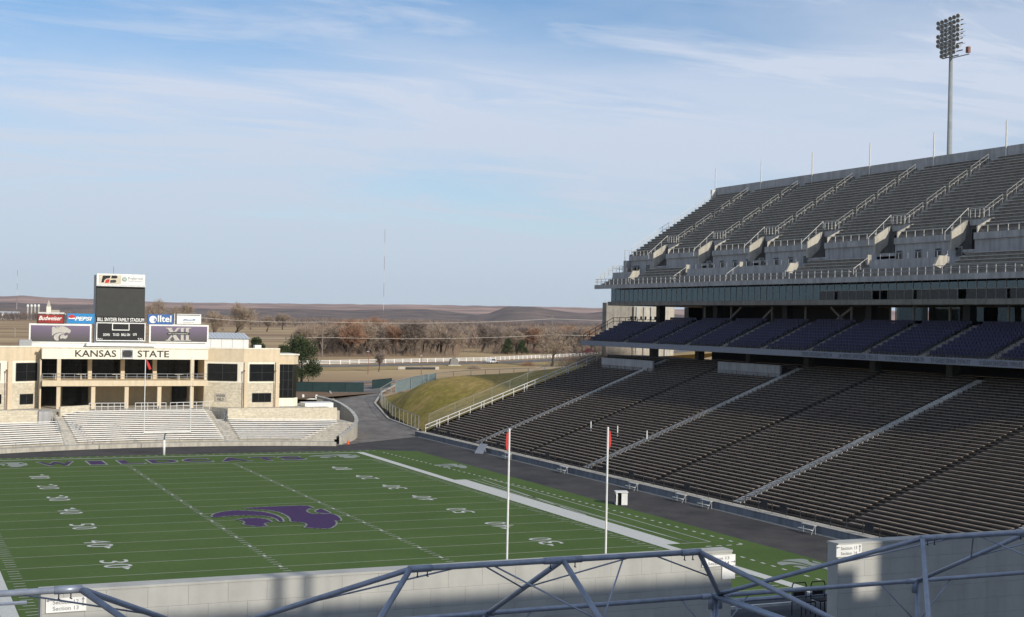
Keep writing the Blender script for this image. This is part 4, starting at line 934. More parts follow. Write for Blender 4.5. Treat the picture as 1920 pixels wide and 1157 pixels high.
p = at(213, 512, 'y', SY+1); obj('antenna', MB().tube((p[0], SY+1, p[2]-1.0), (p[0], SY+1, at(213, 500, 'y', SY+1)[2]), .05), 'steel_grey', sc)

# ================================================================== goal posts
def goal(y, s_, label):
    g_ = thing('goal_post', label, 'goal post', (0, y+s_*2.0, .03)); r = .065
    obj('base_post', MB().tube((0, y+s_*2.2, 0), (0, y+s_*2.2, 1.9), .16, n=10), 'white', g_, smooth=True)
    pts = [(0, y+s_*2.2, 1.9)]+[(0, y+s_*(2.2-1.6*(1-math.cos(t))*.9-.0), 1.9+1.05*math.sin(t)) for t in (.3, .7, 1.1, 1.4)]+[(0, y, 3.0)]
    obj('gooseneck', MB().path(pts, .09, 8), 'steel_grey', g_); obj('crossbar', MB().tube((-2.85, y, 3.05), (2.85, y, 3.05), .09, n=8), 'white', g_)
    for x in (-2.88, 2.79):
        u = obj('upright', MB().tube((x, y, 3.05), (x, y, 12.3), .055, n=8), 'white', g_)
        f = MB(); k = 1 if x > 0 else -1
        f.prism([(x+k*.05, y-.02, 12.15), (x+k*.16, y-.02, 12.05), (x+k*.20, y-.02, 11.6), (x+k*.17, y-.02, 11.3), (x+k*.06, y-.02, 11.1)], (0, .03, 0))
        if s_ < 0: obj('ribbon', f, 'red', u)
        elif x < 0: obj('ribbon', MB().prism([(x+.08, y-.02, 12.2), (x+.5, y-.02, 11.5), (x+.75, y-.02, 10.9), (x+.45, y-.02, 10.8), (x+.2, y-.02, 11.4)], (0, .03, 0)), 'red', u)
goal(54.86, 1, 'white goal post standing before the far pale bleachers'); goal(-54.86, -1, 'white goal post in the near foreground with red ribbons on both tips')

# ================================================================== things along the track
wb = thing('equipment_cabinet', 'white upright cabinet with an open dark doorway on the track edge', 'cabinet', (33.6, -.3, 0))
ux = Vector((.93, -.37, 0)); uy = Vector((.37, .93, 0)); o_ = Vector((33.05, -.55, .02))
def bx(name, m, u0, u1, v0, v1, z0, z1): return obj(name, MB().prism([o_+ux*u0+uy*v0+Vector((0, 0, z0)), o_+ux*u1+uy*v0+Vector((0, 0, z0)), o_+ux*u1+uy*v1+Vector((0, 0, z0)), o_+ux*u0+uy*v1+Vector((0, 0, z0))], (0, 0, z1-z0)), m, wb)
bx('side_panel', 'white', 0, .06, 0, 1.15, 0, 1.2); bx('side_panel', 'white', 1.04, 1.1, 0, 1.15, 0, 1.2); bx('back_panel', 'white', .06, 1.04, 1.09, 1.15, 0, 1.2); bx('lid', 'white', -.06, 1.16, -.1, 1.2, 1.2, 1.28)
bx('doorway', 'interior_dark', .14, .50, .25, .3, .02, 1.08); bx('front_panel', 'white', .52, 1.04, .0, .06, 0, 1.15); bx('front_strip', 'white', .06, .14, .0, .06, 0, 1.2)
bx('emblem_plate', 'screen', -.02, -.003, .2, .95, .25, .95); bx('emblem_patch', 'silver', -.035, -.022, .35, .6, .3, .6)
for i, (q, nm) in enumerate((((962, 861), 'farthest along it'), ((1070, 886.5), 'second from the far end'), ((1196, 918.5), 'behind the white cabinet'), ((1296, 940), 'between the cabinet and the wide concrete aisle'), ((1347, 951.5), 'below the foot of the wide concrete aisle'), ((1537, 998.5), 'nearest the right-hand sign wall'))):
    p = at(*q, 'z', 0); b_ = thing('aluminium_bench', 'small aluminium bench by the track wall, '+nm, 'bench', (40.6, p[1], 0), 'small benches by the track wall')
    y = p[1]; obj('seat', B(40.5, 40.78, y-.95, y+.95, .72, .77), 'bench_alu', b_); obj('foot_board', B(40.15, 40.4, y-.95, y+.95, .36, .41), 'bench_alu', b_)
    for d_ in (-.85, .82): obj('leg', MB().beam((40.68, y+d_, 0), (40.66, y+d_, .72), .05, .05, (0, 1, 0)).beam((40.25, y+d_, 0), (40.6, y+d_, .7), .05, .05, (0, 1, 0)), 'steel_grey', b_)
p = at(911, 849, 'z', 0); q = thing('leaning_panel', 'blue-grey flat panel leaning by the foot of the far concrete aisle', 'panel', (40.2, p[1], 0))
obj('board', MB().prism([(39.3, p[1]-.7, .05), (40.0, p[1]-1.9, .05), (40.9, p[1]-1.3, 1.2), (40.3, p[1]-.1, 1.2)], (.05, .05, .08)), 'name_band', q); obj('prop', MB().tube((40.9, p[1]-1.0, 0), (40.6, p[1]-.8, 1.1), .04), 'steel_grey', q)

# ================================================================== near concourse: sign walls, tent frame
WY, WZ = -91.1, 12.4; FLZ = 10.0
mb = B(-60, 14, -135, -90.4, 9.6, FLZ); tag(obj('concourse_floor', mb, 'floor'), kind='structure')
pr = [(-90.4, 9.4)]
ns = thing('near_stand', 'near end seating slope below the foreground sign walls, mostly hidden', 'grandstand', (-10, -78, 0))
mb = MB(); n = 28
for i in range(n): mb.box(-60, 14, -90.35+i*.9, -90.35+(i+1)*.9, -.3, 9.3-i*.33)
obj('tier', mb, 'concrete_deck', ns)
BL, BH, JT = .80, .40, .004
blk = B(JT/2, BL-JT/2, 0, .03, JT/2, BH-JT/2).mesh('block', 'wall_block'); fixn(blk)
half = B(JT/2, BL/2-JT/2, 0, .03, JT/2, BH-JT/2).mesh('block', 'wall_block'); fixn(half)
def blockwall(x0, x1, label):
    w = thing('sign_wall', label, 'wall', ((x0+x1)/2, WY, FLZ))
    obj('core', B(x0, x1, WY+.032, WY+.42, FLZ, WZ-.004), 'wall_block', w)
    for j in range(6):
        x = x0; k = 0
        while x < x1-.02:
            l = BL/2 if (j % 2 and k == 0) else min(BL, x1-x)
            if l >= BL-.01: inst('block', blk, w, (x, WY, FLZ+j*BH))
            elif abs(l-BL/2) < .01: inst('block', half, w, (x, WY, FLZ+j*BH))
            else: inst('block', blk, w, (x, WY, FLZ+j*BH), scale=(l/BL, 1, 1))
            x += l; k += 1
    obj('coping', B(x0-.03, x1+.03, WY-.015, WY+.44, WZ, WZ+.05), 'wall_block', w)
    obj('end_face', B(x0-.02, x0-.001, WY+.005, WY+.42, FLZ, WZ-.002), 'wall_block', w); obj('end_face', B(x1+.001, x1+.02, WY+.005, WY+.42, FLZ, WZ-.002), 'wall_block', w)
    return w
w1 = blockwall(-28.95, -13.30, 'long pale block wall behind the tent frame with a section sign at each end'); w2 = blockwall(-10.15, 1.85, 'pale block wall at the lower right, mostly in shade, one sign at its left end')
def arrow(par, x, z, dx, dz, s_=.1):
    d = Vector((dx, 0, dz)); p = Vector((x, WY-.045, z)); e = p+d*s_*1.6; sd_ = Vector((-dz, 0, dx))
    mb = MB(); mb.face(p-sd_*.008, e-sd_*.008, e+sd_*.008, p+sd_*.008); mb.face(e+sd_*.03, e+d*.05, e-sd_*.03); return obj('arrow', mb, 'ink_grey', par, fix=False)
def sign(x0, x1, z0, z1, l1, l2, label):
    s_ = thing('section_sign', label, 'sign', ((x0+x1)/2, WY-.03, z0), 'section signs on the near walls'); obj('board', B(x0, x1, WY-.035, WY-.005, z0, z1), 'white', s_)
    w = (x1-x0); h = (z1-z0)
    text(l1, 'lettering', 'ink_grey', s_, (x0+w*.17, WY-.04, z0+h*.58), (w*.64, 0, 0), (0, 0, h*.28)); text(l2, 'lettering', 'ink_grey', s_, (x0+w*.17, WY-.04, z0+h*.14), (w*.64, 0, 0), (0, 0, h*.28))
    return s_
a = at(86, 1122, 'y', WY); b = at(161, 1147, 'y', WY); t = at(120, 1120.5, 'y', WY)[2]; u = at(120, 1147, 'y', WY)[2]
q = sign(a[0], b[0], u, t, 'Section 12', 'Section 13', 'white section sign with arrows on the left end of the long block wall'); arrow(q, a[0]+.13, u+.24, -1, 0, .05); arrow(q, b[0]-.06, u+.1, 0, 1, .08)
a = at(1316, 1040, 'y', WY); b = at(1377.5, 1040, 'y', WY); t = at(1350, 1040.5, 'y', WY)[2]; u = at(1350, 1061, 'y', WY)[2]
q = sign(a[0], b[0], u, t, 'Section 13', 'Section 14', 'white section sign at the right end of the long block wall, partly behind a pipe'); arrow(q, a[0]+.12, u+.24, -1, 0, .05); arrow(q, b[0]-.12, u+.09, 1, 0, .05)
q2 = thing('blank_sign', 'blank white lower plate under the sign at the right end of the long wall', 'sign', (b[0]-.3, WY-.03, u-.4)); obj('board', B(b[0]-.36, b[0], WY-.03, WY-.005, u-.32, u-.02), 'white', q2)
a = at(1567, 1030, 'y', WY); b = at(1614, 1030, 'y', WY); t = at(1590, 1021, 'y', WY)[2]; u = at(1590, 1043, 'y', WY)[2]
q = sign(a[0], b[0], u, t, 'Section 13', 'Section 14', 'white section sign on the left end of the shaded wall at lower right'); arrow(q, a[0]+.1, u+.24, -1, 0, .04); arrow(q, b[0]-.06, u+.1, 0, 1, .08)
# tent frames: ridge pipe, hips and rafters, eaves, legs
RZ, EZ_, RY, EF, EN = 14.0, 12.5, -99.15, -95.95, -102.45; RP = .045
def tent(x0, x1, label):
    t_ = thing('tent_frame', label, 'tent frame', ((x0+x1)/2, RY, FLZ), 'bare tent frames on the near concourse')
    j0, j1, xm = x0+2.45, x1-2.5, (x0+x1)/2
    def pipe(nm, a, b, r=RP): return obj(nm, MB().tube(a, b, r, n=10), 'steel_galv', t_, smooth=True)
    pipe('ridge_pipe', (j0, RY, RZ), (j1, RY, RZ))
    for jx, cx_ in ((j0, x0), (j1, x1)):
        pipe('hip_pipe', (jx, RY, RZ), (cx_, EF, EZ_)); pipe('hip_pipe', (jx, RY, RZ), (cx_+(-.1 if jx == j1 else -.15), EN, EZ_))
    pipe('rafter_pipe', (xm, RY, RZ), (xm+.1, EF, EZ_)); pipe('rafter_pipe', (xm, RY, RZ), (xm-.15, EN, EZ_))
    for y in (EF, EN):
        pipe('eave_pipe', (x0, y, EZ_), (x1, y, EZ_))
        for x in (x0, xm, x1): pipe('leg', (x+(.06 if x == x0 else -.06 if x == x1 else .1), y, FLZ), (x+(.06 if x == x0 else -.06 if x == x1 else .1), y, EZ_), .045)
    for x in (x0, x1): pipe('side_eave_pipe', (x+(.05 if x == x0 else -.05), EF, EZ_), (x+(.05 if x == x0 else -.05), EN, EZ_))
    for jx in (j0, xm, j1):                        # sleeves and clamps at the joints
        s_ = obj('joint_sleeve', MB().tube((jx-(.03 if jx == j0 else .34), RY, RZ), (jx+(.03 if jx == j1 else .34), RY, RZ), .056, n=10), 'steel_galv', t_, smooth=True)
        for d_ in ((.12, .28) if jx == j0 else (-.28, -.12) if jx == j1 else (-.22, .22)): obj('pin', MB().tube((jx+d_, RY, RZ-.05), (jx+d_, RY, RZ-.115), .009).tube((jx+d_-.015, RY, RZ-.115), (jx+d_+.02, RY, RZ-.13), .009), 'steel_dark', s_)
    for x in (x0, xm, x1):
        for y in (EF, EN): s_ = obj('joint_sleeve', MB().tube((x-.22, y, EZ_), (x+.22, y, EZ_), .057, n=10).tube((x, y, EZ_-.25), (x, y, EZ_+.02), .055, n=10), 'steel_galv', t_, smooth=True)
    for a, b in (((j0+1.2, RY, RZ), (xm+.05, EF*.5+RY*.5, (RZ+EZ_)/2)), ((j1-1.2, RY, RZ), (xm+.05, EF*.5+RY*.5, (RZ+EZ_)/2)), ((xm+1.1, RY, RZ-.03), (xm-.06, EN*.45+RY*.55, RZ-.68)), ((xm-1.2, RY, RZ-.03), (xm-.06, EN*.45+RY*.55, RZ-.68)), ((j1-.9, RY, RZ), (x1-1.3, EF*.5+RY*.5, (RZ+EZ_)/2)), ((j0+.9, RY, RZ), (x0+1.3, EF*.5+RY*.5, (RZ+EZ_)/2)),
                 ((x0+.9, EF, EZ_), (x0+.06, EF, EZ_-.9)), ((x1-.9, EF, EZ_), (x1-.06, EF, EZ_-.9)), ((xm+1.0, EF, EZ_), (xm+.1, EF, EZ_-.9)), ((xm-.9, EF, EZ_), (xm+.1, EF, EZ_-.9))): pipe('stay', a, b, .014)
tent(-36.9, -26.75, 'galvanised tent frame at the left edge, its sunlit ridge pipe entering the picture'); tent(-26.85, -16.75, 'galvanised tent frame in the middle before the long block wall'); tent(-16.95, -6.9, 'galvanised tent frame at the right before the shaded wall')
# platform with chair rails seen between the walls
pf = thing('seating_platform', 'dark platform with a blue-grey rail in the gap between the two sign walls', 'platform', (-8, -86, 9.3))
obj('deck', B(-12.5, -3, -89.8, -84.5, 9.35, 9.62), 'steel_dark', pf); obj('rail', MB().tube((-12.5, -86, 10.02), (-4, -86, 10.02), .07, n=8), 'steel_galv', pf); obj('lip', B(-12.5, -4, -85.9, -85.8, 9.75, 9.83), 'white', pf)
for i, x in enumerate((-8.0, -7.35, -6.75)):
    c_ = thing('folding_chair', ('black tubular chair seen in the gap between the sign walls, ')+('left of three', 'middle of three', 'right of three')[i], 'chair', (x, -86.4, 9.62), 'black chairs in the gap')
    fr2 = MB(); y = -86.55
    fr2.path([(x-.24, y, 9.62), (x-.24, y, 10.45), (x-.2, y, 10.52), (x+.2, y, 10.52), (x+.24, y, 10.45), (x+.24, y, 9.62)], .018); fr2.path([(x-.24, y, 10.05), (x-.24, y-.45, 10.05), (x-.24, y-.45, 9.62)], .018); fr2.path([(x+.24, y, 10.05), (x+.24, y-.45, 10.05), (x+.24, y-.45, 9.62)], .018)
    obj('frame', fr2, 'steel_dark', c_); obj('seat', B(x-.22, x+.22, y-.44, y, 10.03, 10.07), 'black', c_); obj('backrest', B(x-.2, x+.2, y-.01, y+.01, 10.15, 10.28), 'black', c_)
gr = thing('guard_rail', 'pale pipe guard rail at the lower left corner beside the left sign', 'railing', (-30, -88, 9.6))
obj('rails', MB().tube((-36, -88.6, 11.75), (-29.0, -88.6, 11.75), .04).tube((-36, -88.6, 11.35), (-29.0, -88.6, 11.35), .04), 'steel_galv', gr)
for x in (-35.5, -32.4): obj('post', MB().tube((x, -88.6, 9.4), (x, -88.6, 11.75), .04), 'steel_galv', gr)
# unseen stand-in behind the viewpoint, shaped to cast the shade on walls and tents
bk = thing('shade_caster', 'plain unseen concrete walls behind the viewpoint, stepped to shade the near walls and tents', 'building', (10, -126, FLZ))
tdist = (WY-(-123.0))/(-SUN.y); dz = tdist*SUN.z; dx = tdist*SUN.x
def bkx(x): return x+dx
obj('low_shade_wall', B(bkx(-31.6), bkx(-9.6), -123.3, -123, FLZ, 11.82+dz), 'concrete_grey', bk); obj('link_shade_wall', B(bkx(-9.6), bkx(-8.85), -123.3, -123, FLZ, 11.1+dz), 'concrete_grey', bk); obj('tall_shade_wall', B(bkx(-8.85), bkx(6), -123.3, -123, FLZ, 14.5+dz), 'concrete_grey', bk)
obj('caster_body', B(bkx(-28), bkx(6), -130, -123.31, FLZ, 20), 'concrete_grey', bk)
for x in (at(527, 1120, 'y', WY)[0], at(580, 1120, 'y', WY)[0]): obj('shade_pole', MB().tube((bkx(x), -123.2, 11.8+dz), (bkx(x), -123.2, 13.6+dz), .12), 'steel_grey', bk)  # unseen poles added to cast the two streaks on the long wall

# ================================================================== fences
def chain(pts, h, label, cat='fence', m='chain_link', post='chain_wire', step=3.0, r=.05, name='chain_link_fence', screen=None):
    P = [Vector(p) for p in pts]; t = thing(name, label, cat, P[0]); pm_ = MB().tube((0, 0, 0), (0, 0, h), r, n=5).mesh('post', post)
    mesh_ = MB(); top_ = MB(); acc = 0
    for a, b in zip(P, P[1:]):
        L_ = (b-a).length; n = max(1, round(L_/step))
        for i in range(n): inst('post', pm_, t, a.lerp(b, i/n))
        mesh_.face(a+Vector((0, 0, .05)), b+Vector((0, 0, .05)), b+Vector((0, 0, h)), a+Vector((0, 0, h))); top_.tube(a+Vector((0, 0, h)), b+Vector((0, 0, h)), r*.8, n=5)
    inst('post', pm_, t, P[-1]); obj('wire_mesh', mesh_, m, t, fix=False); obj('top_rail', top_, post, t)
    return t
def mp_at(x, y): return (x, y, max(mz(x, y), gz(x, y)))
chain([(44.8, 86.2, .05), (45.4, 93, .2), (46.1, 101, .5), (47.4, 109, 1.0), (49.3, 117, 1.6), (51.2, 124, 2.3)], 2.3, 'chain link fence curving round the foot of the grass mound by the access road', step=2.6)
chain([(51.2, 124, 2.3), (54, 126, 3.4), (58, 126, 4.3), (61, 125, 5.0)], 2.4, 'chain link fence running up the back of the grass mound from its left tip', step=3)
chain([(55.0, 126.3, 3.7), (58, 126.2, 4.4), (62.5, 125, 5.3)], 2.2, 'pale green screened fence panel on the crest of the grass mound', m='windscreen_light', name='screen_fence', step=3)
chain([(62.5, 125, 5.3), (68, 121, 6.0), (78, 117, 6.6), (90, 114, 7)], 2.2, 'chain link fence along the top of the mound towards the stand', step=3)
chain([(44.0, 79.6, .9), (48, 79, 2.7), (54, 78.6, 5.0), (60, 78.5, 7.3), (66, 78.5, 9.6), (71, 78.5, 11.2)], 2.2, 'chain link fence climbing beside the white pipe rail of the stand', step=3.6, r=.032)
chain([(38, 146, 3), (44, 143.5, 3), (50, 141.5, 3), (53.5, 141, 3)], 1.9, 'dark green screened fence below the juniper tree beside the access road', m='windscreen', post='steel_dark', name='screen_fence', step=4)
chain([(59, 152, 3), (66, 160, 3)], 1.9, 'dark green screened fence length beyond the top of the access road', m='windscreen', post='steel_dark', name='screen_fence', step=4)
wf = thing('white_rail_fence', 'long white rail fence along the road before the bare trees', 'fence', (96, 294, 3)); pw = B(-.12, .12, -.12, .12, 0, 1.35).mesh('post', 'white'); cnt = 0
for a, b in zip(FEN, FEN[1:]):
    a = Vector((*a, 3.0)); b = Vector((*b, 3.0)); n = max(1, round((b-a).length/4.2))
    for i in range(n): inst('post', pw, wf, a.lerp(b, i/n))
    for z in (.35, .78, 1.2): obj('rail', MB().beam(a+Vector((0, 0, z)), b+Vector((0, 0, z)), .08, .17), 'white', wf)
obj('parking_kerb', B(24, 25, 0, 1, 0, .1), 'white', wf) if False else None
for i, (x, y) in enumerate(((33.5, 128), (35.2, 127), (37.0, 126), (39.2, 125))):
    tag(obj('stacked_rail', MB().box(x, x+.35, y, y+.35, 2.6, 3.5).beam((x, y, 2.75), (x+2.0, y-1.1, 2.75), .3, .25), 'white'), 'white low barrier piece on the dirt left of the access road, '+('leftmost of four', 'second of four', 'third of four', 'rightmost of four')[i], 'barrier', 'white barriers on the dirt')

# ================================================================== trees
def bare_tree(seed, h, spread, lean=.0, twigs=1.0, tm='twig_tan', tl=.15):
    """bare winter tree: tapered trunk with limbs, and a crown of many fine twigs"""
    rnd = random.Random(seed); tr = MB(); cr_ = MB(); tw = []
    def grow(p, d, l, r, lev):
        segs = 3 if lev < 2 else 2; q = p
        for s_ in range(segs):
            d2 = (d+Vector((rnd.gauss(0, .15), rnd.gauss(0, .15), rnd.gauss(.06, .10)))).normalized(); e = q+d2*l/segs
            ra = r*(1-s_/segs*.45); rb = r*(1-(s_+1)/segs*.45)
            (tr if lev < 2 else cr_).tube(q, e, ra, rb, n=6 if lev < 2 else 3, cap=False); q = e; d = d2
            if lev >= (0 if s_ > 0 else 1) and lev < 5 and s_ < segs-1:
                u = d.orthogonal().normalized(); u.rotate(Matrix.Rotation(rnd.uniform(0, 6.28), 3, d)); grow(q, (d*.75+u*spread*rnd.uniform(.6, 1.1)+Vector((0, 0, .12))).normalized(), l*rnd.uniform(.5, .7), rb*.6, lev+1)
        if lev < 5:
            nb = rnd.choice((2, 3, 3)) if lev > 0 else rnd.choice((3, 4, 5))
            for k in range(nb):
                u = d.orthogonal().normalized(); u.rotate(Matrix.Rotation(6.28*k/nb+rnd.uniform(-.5, .5), 3, d))
                grow(q, (d*.8+u*spread*rnd.uniform(.5, 1.15)+Vector((0, 0, .15))).normalized(), l*rnd.uniform(.58, .82), rb*.68, lev+1)
        else: tw.append((q, d))
    grow(Vector((0, 0, -.2)), Vector((lean, 0, 1)), h*tl, h*.022, 0)
    for q, d in tw:
        for k in range(int(5*twigs)):
            u = (d+Vector((rnd.gauss(0, .55), rnd.gauss(0, .55), rnd.gauss(.1, .4)))).normalized(); l = h*rnd.uniform(.04, .095); w = u.orthogonal().normalized()*h*.0021
            w.rotate(Matrix.Rotation(rnd.uniform(0, 3.14), 3, u)); cr_.face(q-w, q+w, q+u*l)
    zmax = max(v[2] for v in cr_.v); s_ = h/zmax
    for g_ in (tr, cr_): g_.v = [(v[0]*s_, v[1]*s_, v[2]*s_) for v in g_.v]
    return tr.mesh('trunk', 'bark'), cr_.mesh('crown', tm)
VAR = {'tan': [bare_tree(11+i, 12, .45+.12*i, tm='twig_tan', tl=.13+.03*i) for i in range(4)], 'grey': [bare_tree(31+i, 12, .52+.09*i, tm='twig_grey', tl=.17-.02*i) for i in range(4)], 'airy': [bare_tree(71+i, 12, .5, twigs=.6, tm='twig_tan', tl=.2) for i in range(2)], 'red': [bare_tree(51+i, 12, .45+.12*i, twigs=1.4, tm='twig_red', tl=.14) for i in range(3)]}
NT = [0]
def tree(x, y, h, kind, label, w=1.0, group=None, z=3.0):
    tr, cr_ = random.choice(VAR[kind]); t = thing('bare_tree', label, 'tree', (x, y, z), group); s_ = h/12.0
    t.scale = (s_*w, s_*w, s_); t.rotation_euler = (0, 0, random.uniform(0, 6.28))
    for n_, me in (('trunk', tr), ('crown', cr_)): o = bpy.data.objects.new(n_, me); link(o, t)
    return t
def tree_px(px, py, ytop, kind, label, w=1.0, z=3.0, group=None):
    p = at(px, py, 'z', z); dep = float(np.dot(p-CAM, _F)); return tree(p[0], p[1], (py-ytop)*1.07/FPX*dep, kind, label, w, group, z)
G1 = 'bare trees beyond the white fence'
tree_px(780, 668, 597, 'grey', 'broad bare tree with a dark leaning trunk just behind the white fence', 1.15, group=G1)
tree_px(826, 664, 600, 'grey', 'bare grey tree right of the dark-trunked tree behind the white fence', 1.1, group=G1)
tree_px(903, 661, 603, 'grey', 'bare tree standing alone in the gap of tan grass behind the fence', 1.0, group=G1)
tree_px(1034, 687, 618, 'tan', 'round-headed bare tree in front of the white fence left of the stand', 1.25, group=G1)
tree_px(710, 697, 655, 'grey', 'small slim bare tree on the lawn before the road', .8, group=G1)
tree_px(687, 664, 590, 'red', 'tall russet tree behind the fence at the left of the row', .9, group=G1)
tree_px(734, 660, 600, 'tan', 'pale bare tree between the russet tree and the dark-trunked one', 1.0, group=G1)
tree_px(655, 668, 602, 'red', 'russet bare tree nearest the utility pole', 1.0, group=G1)
tree_px(630, 662, 612, 'tan', 'thin tan tree just right of the utility pole', 1.0, group=G1)
tree_px(572, 668, 608, 'tan', 'pale bare tree rising behind the juniper left of the utility pole', 1.1, group=G1)
tree_px(435, 640, 566, 'airy', 'tall pale cottonwood behind the white metal-roofed hall', 1.1, group='tall pale trees behind the end building')
tree_px(310, 640, 560, 'airy', 'tall pale tree rising right of the scoreboard tower', 1.0, group='tall pale trees behind the end building')
tree_px(345, 640, 566, 'airy', 'tall pale tree second right of the scoreboard tower', .9, group='tall pale trees behind the end building')
tree_px(395, 640, 580, 'airy', 'lower pale tree between the scoreboard and the cottonwood', 1.0, group='tall pale trees behind the end building')
CT_ = {}; ORD = (lambda t: t+['twenty-'+q for q in t[:9]])(['first', 'second', 'third', 'fourth', 'fifth', 'sixth', 'seventh', 'eighth', 'ninth', 'tenth', 'eleventh', 'twelfth', 'thirteenth', 'fourteenth', 'fifteenth', 'sixteenth', 'seventeenth', 'eighteenth', 'nineteenth', 'twentieth'])
for px, py, yt, kd in sorted(((655, 660, 606, 'red'), (672, 658, 600, 'tan'), (702, 658, 608, 'red'), (718, 657, 597, 'red'), (752, 657, 602, 'grey'), (768, 655, 606, 'tan'), (800, 656, 602, 'tan'), (845, 654, 605, 'tan'), (862, 654, 611, 'grey'), (640, 656, 608, 'red'), (612, 654, 612, 'tan'), (590, 655, 606, 'tan'),
                       (930, 654, 610, 'grey'), (948, 656, 612, 'grey'), (962, 657, 616, 'red'), (990, 657, 611, 'red'), (1008, 656, 613, 'grey'), (1050, 655, 612, 'tan'), (1066, 654, 610, 'red'), (1082, 653, 612, 'grey'), (1098, 652, 610, 'tan'), (1112, 652, 612, 'red'), (1130, 651, 608, 'grey'), (1148, 650, 612, 'tan'), (645, 662, 600, 'red'), (664, 663, 597, 'red'), (696, 661, 598, 'red'), (726, 662, 602, 'grey'), (744, 663, 604, 'tan'), (760, 661, 600, 'grey'), (792, 662, 604, 'tan'), (812, 660, 601, 'grey'), (838, 661, 602, 'grey'), (852, 660, 604, 'tan'), (936, 660, 614, 'tan'), (984, 661, 610, 'grey'), (1000, 662, 612, 'red'), (1020, 661, 612, 'tan'), (1058, 663, 613, 'red'), (1074, 664, 612, 'tan'), (1092, 664, 614, 'red'), (1106, 662, 612, 'grey'), (622, 660, 610, 'tan'), (600, 658, 610, 'red'), (583, 660, 606, 'tan'), (650, 667, 604, 'tan'), (678, 667, 600, 'tan'), (706, 666, 603, 'grey'), (716, 666, 606, 'tan'), (738, 667, 606, 'red'), (756, 667, 603, 'tan'), (772, 666, 608, 'grey'), (806, 666, 605, 'tan'), (818, 665, 603, 'tan'), (834, 666, 609, 'grey'), (848, 665, 610, 'tan'), (1044, 665, 614, 'grey'), (1080, 666, 613, 'grey'), (1116, 664, 612, 'tan'), (970, 664, 618, 'tan'))):
    CT_[kd] = CT_.get(kd, 0)+1
    tree_px(px, py, yt, kd, {'red': 'russet', 'tan': 'pale tan', 'grey': 'grey'}[kd]+' thicket tree behind the white fence, '+ORD[CT_[kd]-1]+' of its colour from the left', random.uniform(.95, 1.3), group={'red': 'russet thicket trees', 'tan': 'pale thicket trees', 'grey': 'grey thicket trees'}[kd])
for i, (px, py, yt) in enumerate(((470, 618, 588), (500, 622, 590), (530, 618, 586))): tree_px(px, py, yt, 'tan', 'distant pale bare tree in the field above the juniper, '+ORD[i]+' from the left', 1.2, group='distant field trees')
# undergrowth between the trees
def brush(px, py, w, h, kind, label, grp):
    p = at(px, py, 'z', 3.0); rnd = random.Random(px); mb = MB()
    for k in range(900):
        q = Vector((rnd.gauss(0, w*.4), rnd.gauss(0, w*.3), 0)); u = Vector((rnd.gauss(0, .35), rnd.gauss(0, .35), 1)).normalized(); l = h*rnd.uniform(.35, 1)*math.exp(-(q.length/w)**2); s_ = u.orthogonal().normalized()*.022; mb.face(q-s_, q+s_, q+u*l)
    o = obj('brush_thicket', mb, kind, fix=False); o.location = Vector(p); return tag(o, label, 'bush', grp)
BR_ = {}
for i, (px, py, w, h, k) in enumerate(sorted(((668, 664, 9, 4, 'twig_red'), (700, 663, 9, 4.5, 'twig_grey'), (748, 662, 10, 4, 'twig_grey'), (800, 661, 8, 3.5, 'twig_tan'), (636, 664, 8, 3.6, 'twig_tan'), (1000, 662, 10, 4, 'twig_red'), (1090, 664, 12, 5, 'twig_red'), (1060, 668, 8, 4, 'twig_grey'), (924, 681, 3.5, 2.2, 'twig_red'), (890, 692, 3, 2.6, 'twig_tan'), (1070, 676, 6, 3, 'twig_red'), (990, 686, 3, 2.6, 'twig_red')))):
    BR_[k] = BR_.get(k, 0)+1
    brush(px, py, w, h, k, {'twig_red': 'low russet', 'twig_grey': 'low grey', 'twig_tan': 'low tan'}[k]+' brush under the roadside trees, '+ORD[BR_[k]-1]+' of its colour from the left', {'twig_red': 'russet brush', 'twig_grey': 'grey brush', 'twig_tan': 'tan brush'}[k])
ug = MB(); r_ = random.Random(44)
for k in range(42000):                            # dry undergrowth at the feet of the trees
    px = r_.uniform(590, 1140)
    if 862 < px < 925 and r_.random() < .85: continue
    p = at(px, r_.uniform(650, 669) if px < 860 else r_.uniform(650, 664), 'z', 3.0); q = Vector(p); h = r_.uniform(.8, 4.6)*(.35+.65*math.sin(px*.071+math.sin(px*.23))**2); u = Vector((r_.gauss(0, .35), r_.gauss(0, .35), 1)).normalized(); s_ = u.orthogonal().normalized()*.06; ug.face(q-s_, q+s_, q+u*h)
tag(obj('undergrowth', ug, mat('brush_brown', (.26, .185, .13), .95, (.17, .13, .10), .05), fix=False), 'dry brown undergrowth at the feet of the roadside trees', 'undergrowth', kind='stuff')
